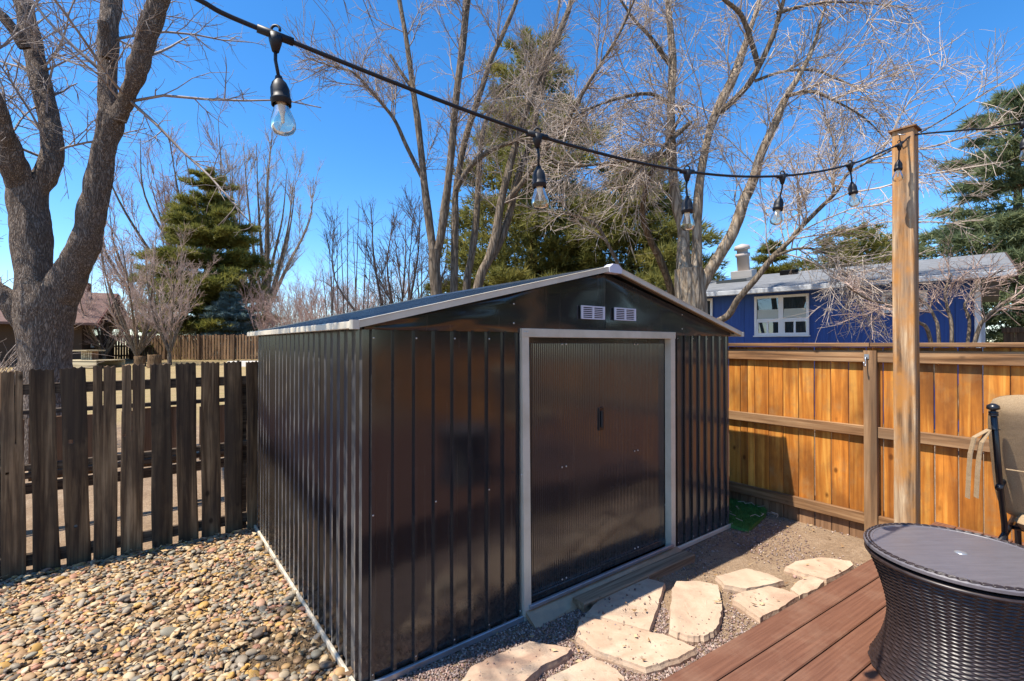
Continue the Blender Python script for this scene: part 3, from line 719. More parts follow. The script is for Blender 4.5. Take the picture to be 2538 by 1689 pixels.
def leaves(name, L, parent, size=.02):
    v = []; f = []; c = []
    for x, y, z in L:
        s = size * random.uniform(.5, 1.5); a = random.uniform(0, 6.28); tl = random.gauss(0, .5); w = s * random.uniform(.25, .55); cu = random.uniform(.1, .5) * s
        ux, uy = math.cos(a), math.sin(a); b = len(v); e = math.sin(tl) * w
        for q, r in ((-s, 0), (-.2 * s, w), (s, 0), (-.2 * s, -w)):
            v.append((x + ux * q - uy * r, y + uy * q + ux * r, z + (cu if abs(q) > .5 * s else 0) + (e if r > 0 else -e if r < 0 else 0)))
        f += [(b, b + 3, b + 2), (b, b + 2, b + 1)]
        col = random.choice([(.3, .17, .07), (.4, .26, .12), (.2, .11, .05), (.46, .34, .19), (.13, .075, .04)]); c += [(*col, 1)] * 4
    me = mesh(name, v, np.array(f), M['leaf']); ca = me.color_attributes.new('Col', 'FLOAT_COLOR', 'POINT'); ca.data.foreach_set('color', np.array(c, np.float32).ravel())
    return P(mk(name, me, parent), kind='stuff')
pebbles()

# ---------------------------------------------------------------- deck, gravel, flagstones
DZ = .3
D0 = on_z(1629, 1689, DZ); D1 = on_z(2156, 1385, DZ); DD = (D1 - D0).normalized(); DN = Vector((DD.y, -DD.x, 0)); DANG = math.atan2(DD.y, DD.x)
def deck():
    t = thing('deck', 'reddish brown composite board deck in front of the shed', 'deck', (D0.x, D0.y, 0), DANG)
    w0 = (on_z(1772.5, 1689, DZ) - D0).dot(DN); x0, x1 = -3.6, 3.05; y = 0.; i = 0
    while y < 4.2:
        w = w0 if i == 0 else .142
        b = MB().rbox(x0, x1, -(y + w) + .0025, -y - .0025, DZ - .026, DZ, .004, 0)
        for zz in (0,): pass
        b.ob('deck_board', M['deck'], t); y += w; i += 1
    MB().rbox(x0, x1, -.03, -.006, .02, DZ - .028, .003, 0).ob('fascia_board', M['deck'], t)
    for k in range(12): MB().rbox(x0 + .3 + k * .55, x0 + .34 + k * .55, -4.2, -.032, .08, DZ - .028, .002, 1).ob('joist', M['beam'], t)
    for k in range(3):
        for j in range(3): MB().rbox(x0 + .5 + k * 2.6, x0 + .6 + k * 2.6, -.5 - j * 1.7, -.4 - j * 1.7, -.02, .078, .003).ob('footing', M['beam'], t)
deck()
def gravel_and_flags():
    zs = .5518; px = lambda x, y: on_z(1000 + x * zs, 1250 + y * zs, .03)
    S = [('large cream flagstone half lit, lying along the shed base track', [(235, 830), (300, 740), (420, 680), (570, 625), (760, 655), (740, 680), (620, 740), (520, 830)]),
         ('small flagstone partly in shadow, between the deck edge and the long flagstone', [(640, 796), (790, 720), (845, 698), (900, 720), (960, 755), (995, 790), (1000, 850), (640, 860)]),
         ('long buff flagstone with a broken pointed end beside the deck', [(790, 508), (900, 530), (1110, 580), (1170, 590), (1320, 655), (1240, 700), (1090, 745), (960, 700), (860, 665), (800, 620), (770, 600)]),
         ('pinkish flagstone lying against the wooden beam under the shed doors', [(815, 495), (900, 410), (1000, 340), (1090, 333), (1175, 358), (1150, 450), (1105, 572), (1000, 545), (880, 510)]),
         ('pale cream upright oval flagstone in full sun beside the pinkish flagstone', [(1195, 570), (1200, 450), (1200, 390), (1225, 350), (1330, 350), (1415, 368), (1430, 440), (1430, 510), (1405, 570), (1360, 600), (1300, 605), (1230, 590)]),
         ('kite shaped cream flagstone touching another flagstone by the deck', [(1400, 330), (1540, 292), (1640, 320), (1710, 350), (1640, 368), (1540, 388), (1440, 370)]),
         ('cream flagstone with one rounded end, half under the deck edge', [(1475, 415), (1530, 397), (1640, 374), (1720, 392), (1780, 420), (1700, 470), (1600, 520), (1530, 470), (1480, 440)]),
         ('pinkish layered flagstone nearest the cedar fence', [(1712, 290), (1760, 262), (1880, 243), (2010, 262), (2025, 280), (1960, 320), (1900, 345), (1800, 320)]),
         ('small cream flagstone wedged between two others at the deck edge', [(1735, 385), (1780, 345), (1830, 328), (1890, 350), (1860, 385), (1780, 416)])]
    polys = []
    for lab, pl in S:
        w = [px(x, y) for x, y in pl]; c = sum(w, Vector()) / len(w); pts = []
        n = len(w)
        for i in range(n):
            a, b = w[i], w[(i + 1) % n]
            for k in range(5):
                q = a.lerp(b, k / 5); j = .008 if k else .004
                pts.append((q.x + random.gauss(0, j * .35) - c.x, q.y + random.gauss(0, j * .35) - c.y))
        polys.append([(x + c.x, y + c.y) for x, y in pts])
        th = random.uniform(.03, .042); v = []; m = len(pts); rings = [(1.0, -.02), (1.012, th * .3), (.985, th * .72), (.975, th), (.8, th + .002), (.45, th + .001)]
        for k, z in rings: v += [(x * k, y * k, z + (.004 * mnoise.noise(Vector((x * 6, y * 6, c.x))) if z > .6 * th else .003 * random.gauss(0, 1) * 0)) for x, y in pts]
        f = [(r * m + i, r * m + (i + 1) % m, (r + 1) * m + (i + 1) % m, (r + 1) * m + i) for r in range(len(rings) - 1) for i in range(m)]
        f.append(tuple((len(rings) - 1) * m + i for i in range(m))); f.append(tuple(range(m - 1, -1, -1)))
        me = mesh('flagstone', v, f, M['flag'])
        bm = bmesh.new(); bm.from_mesh(me); bmesh.ops.recalc_face_normals(bm, faces=bm.faces); bm.to_mesh(me); bm.free()
        P(mk('flagstone', me, None, (c.x, c.y, .002), (random.gauss(0, .008), random.gauss(0, .008), 0)), lab, 'flagstone', 'flagstones between the shed and the deck')
    # crushed gravel scattered over the soil
    L = []; tr = 0
    while len(L) < 34000 and tr < 200000:
        tr += 1; u = random.random(); y = 1.7 + 3.4 * u ** 1.3; x = random.uniform(-.7, 3.2)
        q = Vector((x, y, 0)) - SA; fx, fy = q.dot(AX), q.dot(BX)
        if fy > -.03 and fx < SW + .03: continue
        if (Vector((x, y, 0)) - RF0).dot(AX) > -.01: continue
        if (Vector((x, y, 0)) - Vector((D0.x, D0.y, 0))).dot(DN) > .05: continue
        g = mnoise.noise(Vector((x * 1.3, y * 1.3, 8)))
        pr = .95 if fx < 1.7 else .1 + .4 * g
        if random.random() > pr: continue
        on = any(in_poly((x, y), p) for p in polys)
        if on and random.random() > .025: continue
        L.append((x, y, .042 if on else .001))
    C = np.array(L); n = len(C); s = rng.lognormal(math.log(.0052), .33, (n, 1))
    pal = np.array([(.3, .19, .155), (.23, .16, .14), (.36, .27, .225), (.18, .13, .115), (.28, .22, .2), (.42, .33, .27), (.2, .12, .095)])
    cols = pal[rng.integers(0, len(pal), n)] * rng.uniform(.7, 1.25, (n, 1))
    P(mk('crushed_gravel', blob_mesh('crushed_gravel', C, s * rng.uniform(.65, 1.25, (n, 3)), rot_batch(n, 1.), cols, M['grav'], (IV0, IF0), .12, False), ground), kind='stuff')
    LL = []
    for _ in range(700):
        x, y = random.uniform(-.5, 3.), random.uniform(1.9, 4.6); q = Vector((x, y, 0)) - SA
        if q.dot(BX) > -.04 and q.dot(AX) < SW + .05: continue
        if (Vector((x, y, 0)) - Vector((D0.x, D0.y, 0))).dot(DN) > 0 or (Vector((x, y, 0)) - RF0).dot(AX) > -.03: continue
        if q.dot(BX) < -.3 and random.random() < .5: continue
        LL.append((x, y, .008 if not any(in_poly((x, y), p) for p in polys) else .05))
    leaves('leaf_scraps', LL, ground, .014)
gravel_and_flags()
def turf():
    zs = .2547; pts = [on_z(1600 + x * zs, 1200 + y * zs, .03) for x, y in ((760, 120), (1165, 225), (1175, 285), (1085, 370), (1000, 440), (800, 390), (740, 330))]
    c = sum(pts, Vector()) / len(pts); poly = [(p.x - c.x, p.y - c.y) for p in pts]
    t = thing('turf_scrap', 'green artificial turf scrap lying beside the shed corner', 'turf mat', (c.x, c.y, 0))
    MB().prism(poly, .0, .03, .03).ob('backing', M['turf'], t)
    v = []; f = []; n = 0
    while n < 9000:
        x, y = random.uniform(-.6, .6), random.uniform(-.6, .6)
        if not in_poly((x, y), poly): continue
        n += 1; a = random.uniform(0, 6.28); h = random.uniform(.018, .04); w = .0022; b = len(v); l = random.gauss(0, .014), random.gauss(0, .014)
        v += [(x - w * math.cos(a), y - w * math.sin(a), .028), (x + w * math.cos(a), y + w * math.sin(a), .028), (x + l[0], y + l[1], .028 + h)]; f.append((b, b + 1, b + 2))
    P(mk('turf_blades', mesh('turf_blades', v, np.array(f), M['turf']), t), kind='stuff')
    L = [(c.x + random.uniform(-.2, .25), c.y + random.uniform(-.2, .2), .07) for _ in range(14)]
    b = MB()
    for x, y, z in L: a = random.uniform(0, 6.28); b.tube([(x - c.x, y - c.y, z), (x - c.x + .04 * math.cos(a), y - c.y + .04 * math.sin(a), z + .01), (x - c.x + .08 * math.cos(a + .6), y - c.y + .08 * math.sin(a + .6), z)], .0022, 4)
    P(b.ob('dry_stalks', M['twig3'], t), kind='stuff')
turf()

# ---------------------------------------------------------------- wicker table
def wicker_table():
    zt = .8; c = on_z(2382, 1369, zt); R0 = .302
    t = thing('wicker_side_table', 'round dark brown wicker side table with flared body on the deck', 'table', (c.x, c.y, DZ))
    h = zt - DZ
    def prof(q):      # q 0 bottom .. 1 top
        w = .224; return (.288 - w) * max(0, (.47 - q) / .47) ** 1.8 + w + (R0 - .012 - w) * max(0, (q - .47) / .53) ** 1.6
    rows, stk = 64, 46; nr, na = rows * 4, stk * 6; v = np.zeros((nr + 1, na, 3))
    for i in range(nr + 1):
        q = i / nr; row = int(i // 4); a = np.arange(na) / na * 2 * np.pi; sub = (i % 4) / 4
        band = max(0., math.sin(math.pi * sub)) ** .6
        wv = np.sin(a * stk / 2 + (row % 2) * np.pi)
        rr = prof(q) + .0035 * wv * band + .0025 * band
        v[i, :, 0] = rr * np.cos(a); v[i, :, 1] = rr * np.sin(a); v[i, :, 2] = .006 + q * (h - .05)
    idx = np.arange((nr + 1) * na).reshape(nr + 1, na); f = np.stack([idx[:-1], np.roll(idx[:-1], -1, 1), np.roll(idx[1:], -1, 1), idx[1:]], -1).reshape(-1, 4)
    P(mk('woven_body', mesh('woven_body', v.reshape(-1, 3), f, M['rattan'], True), t), kind='stuff')
    MB().lathe([(R0 - .03, h - .046), (R0 - .003, h - .045), (R0 + .0, h - .04), (R0 - .003, h - .033), (R0 - .03, h - .032)], 72, False).ob('rim_band', M['rattan'], t, True)
    MB().lathe([(R0 - .045, h - .046), (R0 - .04, h - .02)], 48, False).ob('rim_gap', M['dark'], t)
    MB().lathe([(.02, h - .02), (R0 - .006, h - .02), (R0 + .002, h - .016), (R0 + .002, h - .006), (R0 - .004, h - .001), (R0 - .028, h), (R0 - .03, h - .002), (.02, h - .002)], 72, False).ob('tabletop', M['tabletop'], t, False)
    MB().lathe([(.0205, h - .012), (.0205, h - .0012), (.016, h), (.008, h + .001), (.001, h + .001)], 20, False).ob('centre_plug', M['galv'], t, True)
    # braided strands laid round the edge of the top
    b = MB()
    for k in range(64):
        a0 = k / 64 * 2 * math.pi
        for off, ph in ((0, 0), (.011, 1.7)):
            pts = [((R0 - .006 - off + .0012 * math.sin(ph + j * 1.5)) * math.cos(a0 + j * .028), (R0 - .006 - off + .0012 * math.sin(ph + j * 1.5)) * math.sin(a0 + j * .028), h - .0015 + .0018 * math.sin(j / 4 * math.pi)) for j in range(5)]
            b.tube(pts, .0034, 5)
    P(b.ob('edge_braid', M['rattan'], t, True), kind='stuff')
    for s in (0, 1, 2): MB().lathe([(.02, -.0), (.02, .012)], 10).ob('foot', M['black'], t, False, (.2 * math.cos(s * 2.1), .2 * math.sin(s * 2.1), 0))
wicker_table()

# ---------------------------------------------------------------- patio chair with tan cushion
def patio_chair():
    top = at(2463, 1012, 2.22); f = Vector((.8, .6, 0)).normalized(); ang = math.atan2(f.y, f.x)
    # local x = facing, local y = to the left of facing; left-in-picture rail is local +y
    base = Vector((top.x + f.x * .12, top.y + f.y * .12, DZ)) - Vector((-f.y, f.x, 0)) * .27
    t = thing('patio_chair', 'black metal patio chair beside the wicker table', 'chair', base, ang)
    H = top.z - DZ
    for s in (-1, 1):
        y = .27 * s
        MB().tube([(-.12, y, H - .03), (.0, y, H - .35), (.12, y, .42), (.13, y, .32), (.04, y, .012)], .0125, 10).ob('back_rail', M['blackmetal'], t, True)
        fn = MB().lathe([(.012, 0), (.022, .004), (.022, .01), (.016, .013), (.022, .017), (.022, .023), (.013, .027), (.012, .034), (.03, .044), (.028, .06), (.014, .07), (.002, .074)], 16).ob('finial', M['blackmetal'], t, True, (-.125, y, H - .035), (0, R(-12), 0)); fn.scale = (.8, .8, .8)
        MB().tube([(-.02, y, .62), (.2, y, .66), (.42, y, .64), (.5, y, .6), (.5, y, .3), (.54, y, .012)], .014, 10).ob('arm', M['blackmetal'], t, True)
        MB().tube([(.0, y, .36), (.5, y, .4)], .014, 8).ob('seat_rail', M['blackmetal'], t, True)
        for xx in (.04, .54): MB().lathe([(.02, 0), (.02, .014)], 10).ob('foot_cap', M['black'], t, False, (xx, y, 0))
    for x, z in ((.0, .36), (.5, .4), (.25, .38)): MB().tube([(x, -.27, z), (x, .27, z)], .012, 8).ob('crossbar', M['blackmetal'], t, True)
    def puff(name, L, Wd, T, parent=None, label=None):
        n = 16; v = []; fs = []
        for sgn in (1, -1):
            for i in range(n + 1):
                for j in range(n + 1):
                    a, b = 2 * i / n - 1, 2 * j / n - 1; e = (1 - abs(a) ** 9) * (1 - abs(b) ** 9); e = max(e, 0) ** .45
                    k = 1 - .05 * (abs(a) ** 4) * (abs(b) ** 4) * 2
                    v.append((a * L / 2 * k, b * Wd / 2 * k, sgn * T / 2 * e + .004 * mnoise.noise(Vector((a * 3, b * 3, sgn)))))
        m = (n + 1) ** 2
        for i in range(n):
            for j in range(n):
                q = i * (n + 1) + j; fs.append((q, q + n + 1, q + n + 2, q + 1)); q += m; fs.append((q, q + 1, q + n + 2, q + n + 1))
        return mesh(name, v, fs, M['cloth'], True)
    cu = thing('chair_cushion', 'tan fabric cushion tied to the black patio chair', 'cushion', base, ang)
    lean = math.atan2(.25, H - .45)
    o = mk('back_cushion', puff('back_cushion', H - .3, .585, .1), cu, (.075, .018, (H + .46) / 2 + .02), (0, R(90) - lean + R(180), 0))
    mk('seat_cushion', puff('seat_cushion', .5, .5, .1), cu, (.34, 0, .455), (0, R(-4), 0))
    sx = -.07
    MB().tube([(sx + .012, .24 + .0, H - .44 * (H - .36)), (sx + .01, -.26, H - .44 * (H - .36))], .003, 6).ob('seam_piping', M['cloth'], o).matrix_parent_inverse = o.matrix_basis.inverted()
    # two flat ties hanging from the top corner
    for k, (dy, ln) in enumerate(((.05, .33), (.02, .32))):
        pts = [(-.085, .255, H - .1), (-.115, .285, H - .1), (-.14, .29 + dy * .8, H - .14 - .02 * k), (-.142, .295 + dy, H - .22), (-.146, .30 + dy, H - .3), (-.142, .305 + dy, H - .1 - ln)]
        v = []; 
        for i, p in enumerate(pts):
            w = .014; p = Vector(p) + Vector((.004 * math.sin(i * 2 + k), 0, 0)); v += [p + Vector((w * .8, w * .6, 0)), p - Vector((w * .8, w * .6, 0)), p + Vector((w * .8 - .003, w * .6 + .004, 0)), p - Vector((w * .8 + .003, w * .6 - .004, 0))]
        fs = []
        for i in range(len(pts) - 1):
            a, b = i * 4, i * 4 + 4; fs += [(a, a + 1, b + 1, b), (a + 2, b + 2, b + 3, a + 3), (a, b, b + 2, a + 2), (a + 1, a + 3, b + 3, b + 1)]
        e = (len(pts) - 1) * 4; fs.append((e, e + 1, e + 3, e + 2))
        mk('tie', mesh('tie', v, fs, M['cloth']), cu)
patio_chair()

# ---------------------------------------------------------------- light post and string lights
PD = 2.45; PC = at(2243, 400, PD)
def light_post():
    ztop = at(2243, 322, PD).z
    t = thing('wooden_light_post', 'square weathered wood post holding the string lights at the deck edge', 'post', (PC.x, PC.y, DZ), YAW)
    w = .0445; n = 30; sec = [(-w + .004, -w), (w - .004, -w), (w, -w + .004), (w, w - .004), (w - .004, w), (-w + .004, w), (-w, w - .004), (-w, -w + .004)]
    v = []; 
    for i in range(n + 1):
        z = (ztop - DZ - .012) * i / n
        for x, y in sec: v.append((x + .0015 * math.sin(z * 3), y + .001 * math.sin(z * 5), z))
    f = [(i * 8 + j, i * 8 + (j + 1) % 8, i * 8 + 8 + (j + 1) % 8, i * 8 + 8 + j) for i in range(n) for j in range(8)] + [tuple(range(7, -1, -1)), tuple(n * 8 + j for j in range(8))]
    mk('shaft', mesh('shaft', v, f, M['post']), t)
    e = ztop - DZ; q = .056; c = MB().add([(x, y, e - .011) for x, y in ((-q, -q), (q, -q), (q, q), (-q, q))] + [(x, y, e - .003) for x, y in ((-q, -q), (q, -q), (q, q), (-q, q))] + [(0, 0, e + .014)],
        [(3, 2, 1, 0), (0, 1, 5, 4), (1, 2, 6, 5), (2, 3, 7, 6), (3, 0, 4, 7), (4, 5, 8), (5, 6, 8), (6, 7, 8), (7, 4, 8)])
    c.ob('post_cap', M['cedar_rail'], t)
    # screw hook on the near face
    MB().tube([(-w - .0, .012, e - .035), (-w - .02, .012, e - .035), (-w - .035, .004, e - .045), (-w - .028, -.012, e - .05), (-w - .014, -.016, e - .044)], .0028, 6).ob('screw_hook', M['galv'], t, True)
light_post()
def string_lights():
    J = [(683, 88), (1331.6, 336), (1703, 425.6), (1939, 436.5), (2107, 408), (2229, 358)]
    us = [(x - CX) / FPX for x, _ in J]
    A = []; B = []
    for i, u in enumerate(us): A.append([1, i, -u * i]); B.append(u * .87)       # x0 + i p - u (y0 + i q) = 0, y0 = .87
    x0, p, q = np.linalg.lstsq(np.array(A), np.array(B), rcond=None)[0]
    dep = [.87 + i * q for i in range(6)]; sc = (PD - .1) / dep[5]
    dep = [d * (1 + (sc - 1) * i / 5) for i, d in enumerate(dep)]
    T = [at(x, y, d) for (x, y), d in zip(J, dep)]
    t = thing('string_lights', 'black outdoor string lights with clear bulbs hanging from the wooden post', 'string lights', (PC.x, PC.y, at(2243, 322, PD).z - .03))
    off = t.location
    hook = at(2268, 335, PD - .05); T7 = at(2534, 304, 2.3)
    st = T[0] + (T[0] - T[1]) * 1.6 + Vector((0, 0, .1)); c0 = at(493, 0, (T[0] + (T[0] - T[1]) * .22).y)
    path = [c0 + (c0 - T[0]) * 1.4 + Vector((0, 0, .05)), c0 + (c0 - T[0]) * .7 + Vector((0, 0, .01)), c0, *T, hook, at(2400, 322, PD - .12), T7, T7 + Vector((1.2, -.25, .18))]
    def cr(pts, n=8):
        o = []; P_ = [pts[0]] + list(pts) + [pts[-1]]
        for i in range(1, len(P_) - 2):
            for k in range(n):
                s = k / n; a, b, c, d = P_[i - 1:i + 3]
                o.append(.5 * ((2 * b) + (c - a) * s + (2 * a - 5 * b + 4 * c - d) * s * s + (3 * b - 3 * c + d - a) * s ** 3))
        return o + [pts[-1]]
    MB().tube([q_ - off for q_ in cr(path, 7)], .0042, 10).ob('cable', M['black'], t, True)
    # two-metre lead rises off the frame to the house
    sock = MB().lathe([(.0045, 0), (.006, .001), (.0075, -.006), (.013, -.013), (.0168, -.024), (.0172, -.036), (.0172, -.044), (.0188, -.045), (.0188, -.049), (.0178, -.05), (.0178, -.058), (.017, -.0585), (.015, -.056)], 20, False).me('socket', M['black'], True)
    bulbm = MB().lathe([(.0125, -.05), (.0132, -.058), (.0145, -.066), (.0175, -.076), (.0212, -.087), (.0226, -.096), (.0216, -.105), (.017, -.1125), (.009, -.1165), (.0005, -.1175)], 24, False).me('bulb', M['bulb'], True)
    stem = MB().lathe([(.01, -.053), (.0095, -.062), (.006, -.07), (.0035, -.08), (.003, -.092), (.0004, -.095)], 10, False).me('filament_stem', M['filament'], True)
    tilt = [(0, .1), (0, .05), (0, .0), (0, -.16), (.0, .12), (0, -.06), (0, .1)]
    for i, (q_, (rx, ry)) in enumerate(zip(T + [T7], tilt)):
        nx = (path[i + 4] if i < 6 else path[-1]) - q_; nx.normalize()
        cn = MB(); cn.tube([q_ - off - nx * .03, q_ - off + nx * .03], .0072, 10)
        cn.tube([q_ - off, q_ - off + Vector((0, 0, -.012)), q_ - off + Vector((0, 0, -.03))], [.013, .011, .006], 10)
        cn.tube([q_ - off + Vector((.008 * math.cos(a), 0, .01 + .008 * math.sin(a))) for a in np.linspace(-.3, 3.5, 9)], .0025, 6)
        cn.ob('connector', M['black'], t, True)
        cl = .078 if i else .076; e = q_ - off + Vector((.006 * ry * 10, 0, -cl))
        MB().tube([q_ - off + Vector((0, 0, -.025)), q_ - off + Vector((.004 * math.sin(i * 2.), 0, -cl * .6)), e], .0032, 8).ob('drop_cord', M['black'], t, True)
        so_ = mk('socket', sock, t, e, (rx, -ry, 0)); b = mk('bulb', bulbm, t, e, (rx, -ry, 0)); mk('filament_stem', stem, b); so_.scale = b.scale = (.95, .95, .9)
string_lights()

# ---------------------------------------------------------------- blue house over the fence
HD = Vector((.72, -.694, 0)).normalized(); HN = Vector((-HD.y * -1, 0, 0)); HN = Vector((HD.y, -HD.x, 0)); 
if HN.y > 0: HN = -HN
HC = at(2424, 800, 8.6); HC = Vector((HC.x, HC.y, 0)); HANG = math.atan2(HD.y, HD.x)
def house_px(zx, zy):
    q = on_plane(1700 + zx * .3557, 580 + zy * .3557, HC, HN) - HC; return q.dot(HD), q.z
def blue_house():
    t = thing('blue_house', 'blue house with grey shingle roof behind the cedar fence', 'house', HC, HANG)
    # local: x along wall to the right, y = away from camera?
    far = 1 if Vector((-math.sin(HANG), math.cos(HANG), 0)).dot(-HN) > 0 else -1
    Y = lambda a, b: sorted((a * far, b * far))
    L, D, ze, zr = 12.5, 7.6, 2.9, 3.66
    gap = .003; x = -L; i = 0
    while x < 0:
        MB().box(x + gap, min(x + 1.22, 0) - gap, *Y(0, .1), -.1, ze).ob('wall_panel', M['blue'], t); x += 1.22
    MB().box(-L, -.02, *Y(.102, .14), -.1, ze).ob('wall', M['dark'], t)
    MB().add([(0.03, 0.0, -.1), (0.03, D * far, -.1), (0.03, D * far, ze), (.03, D / 2 * far, zr - .1), (.03, 0, ze), (-.1, 0.0, -.1), (-.1, D * far, -.1), (-.1, D * far, ze), (-.1, D / 2 * far, zr - .1), (-.1, 0, ze)],
             [(0, 1, 2, 3, 4), (9, 8, 7, 6, 5), (0, 5, 6, 1), (1, 6, 7, 2), (2, 7, 8, 3), (3, 8, 9, 4), (4, 9, 5, 0)]).ob('gable_wall', M['blue'], t)
    # roof, with overhang
    ov, rx = .5, .45; dz = (zr - ze) / (D / 2); z_e = ze - dz * ov + .05
    ang = math.atan2(zr - z_e + .05, D / 2 + ov); ln = math.hypot(zr + .05 - z_e, D / 2 + ov)
    roof = MB().box(-L, rx, *sorted((0, ln)), -.05, 0).ob('roof', M['shingle'], t, False, (0, -ov * far, z_e), (ang * far, 0, 0)) if far > 0 else MB().box(-L, rx, -ln, 0, -.05, 0).ob('roof', M['shingle'], t, False, (0, ov, z_e), (-ang, 0, 0))
    MB().add([(-L, (D / 2) * far, zr + .05), (rx, (D / 2) * far, zr + .05), (rx, (D + ov) * far, z_e), (-L, (D + ov) * far, z_e)], [(0, 1, 2, 3)]).ob('rear_roof', M['shingle'], t)
    MB().rbox(-L, rx + .01, *Y(-ov - .11, -ov - .004), z_e - .13, z_e - .02, .012, 0).ob('gutter', paint('grey_gutter', (.42, .43, .44), .5), t)
    MB().box(-L, rx, *Y(-ov, -.004), z_e - .075, z_e - .06).ob('soffit', M['white'], t)
    # rake board on the gable end
    v = [(rx + .002, -ov * far, z_e - .18), (rx + .002, D / 2 * far, zr - .14), (rx + .002, D / 2 * far, zr + .05), (rx + .002, -ov * far, z_e)]
    v += [(x + .03, y, z) for x, y, z in v]; MB().add(v, [(0, 1, 2, 3), (7, 6, 5, 4), (0, 4, 5, 1), (1, 5, 6, 2), (2, 6, 7, 3), (3, 7, 4, 0)]).ob('rake_board', M['brownwall'], t)
    for k in (6.0, 2.0): pass
    MB().rbox(-.045, .04, *Y(-.025, .005), -.1, ze - .09, .004).ob('corner_board', M['white'], t)
    MB().rbox(.035, .1, *Y(.75, .83), .3, 2.1, .01).ob('downspout', M['white'], t)
    def win(a, b, rows):
        x0, z1 = house_px(*a); x1, z0 = house_px(*b); z1 = max(z1, z0 + .3)
        w = MB(); root = MB().box(x0 + .02, x1 - .02, *Y(-.012, -.004), z0 + .02, z1 - .02).ob('window', M['dark'], t)
        fw = .055
        def bar(p, q, r, s, y=-.05): MB().rbox(p, q, *Y(y, -.0125), r, s, .004).ob('frame', M['white'], root)
        bar(x0, x0 + fw, z0, z1); bar(x1 - fw, x1, z0, z1); bar(x0 + fw, x1 - fw, z1 - fw, z1, -.049); bar(x0 + fw, x1 - fw, z0, z0 + fw, -.049)
        MB().rbox(x0 - .02, x1 + .02, *Y(-.075, -.0125), z0 - .03, z0 - .002, .004, 0).ob('sill', M['white'], root)
        xi0, xi1, zi0, zi1 = x0 + fw, x1 - fw, z0 + fw, z1 - fw
        def pane(p, q, r, s, blind=0):
            MB().box(p, q, *Y(-.022, -.016), r, s).ob('pane', M['pane'], root)
            if blind: MB().box(p + .01, q - .01, *Y(-.027, -.0225), r + .005, r + (s - r) * blind).ob('blind', M['blind'], root)
        if rows == 2:
            xm = (xi0 + xi1) / 2; zm = zi0 + (zi1 - zi0) * .36
            bar(xm - .05, xm + .05, zi0, zi1, -.045); bar(xi0, xm - .05, zm - .04, zm + .04, -.044); bar(xm + .05, xi1, zm - .04, zm + .04, -.044)
            for p, q in ((xi0, xm - .05), (xm + .05, xi1)):
                bar(p, p + .03, zi0, zm - .04, -.04); mid = (p + q) / 2; bar(mid - .02, mid + .02, zi0, zm - .04, -.04)
                pane(p, q, zm + .04, zi1, .45); pane(p, mid - .02, zi0, zm - .04); pane(mid + .02, q, zi0, zm - .04)
        else:
            xm = (xi0 + xi1) / 2; bar(xm - .03, xm + .03, zi0, zi1, -.045); pane(xi0, xm - .03, zi0, zi1); pane(xm + .03, xi1, zi0, zi1)
    win((480, 440), (862, 705), 2); win((1367, 412), (1685, 532), 1); win((20, 462), (190, 606), 1)
    # roof fittings: skylight, flue, vent (children of the roof, in roof coordinates)
    def rl(x, d): return (x, d * far)
    sx, _ = house_px(320, 600)
    MB().rbox(sx - 1.0, sx - .2, *sorted((2.2 * far, 3.0 * far)), .002, .09, .01).ob('skylight', M['pane'], roof)
    cx_ = house_px(690, 600)[0] - 1.9
    MB().rbox(cx_ - .3, cx_ + .3, *sorted((3.5 * far, 3.95 * far)), .0, .22, .01).ob('flue_base', paint('flue_grey', (.4, .38, .36), .7), roof)
    MB().lathe([(.17, .2), (.17, .62), (.2, .63), (.2, .72), (.15, .73), (.15, .82), (.22, .83), (.2, .95), (.02, 1.0)], 16).ob('flue', paint('flue_tan', (.42, .36, .32), .6), roof, True, (cx_, 3.75 * far, 0))
    vx = house_px(1050, 600)[0] - 1.6; MB().rbox(vx - .2, vx + .2, *sorted((3.3 * far, 3.6 * far)), .002, .12, .02).ob('roof_vent', M['dark'], roof)
blue_house()
def yard_screen():
    p0 = HC + HD * .35 - HN * 1.2; t = thing('dark_wood_screen', 'dark red brown wooden fence at the end of the blue house', 'fence', p0, HANG)
    for i in range(26): MB().rbox(i * .15, i * .15 + .146, -.01, .01, -.05, 1.9, .002).ob('plank', M['far_fence'], t)
    MB().rbox(-.02, 3.95, -.05, -.012, 1.82, 1.92, .004, 0).ob('rail', M['far_fence'], t)
yard_screen()
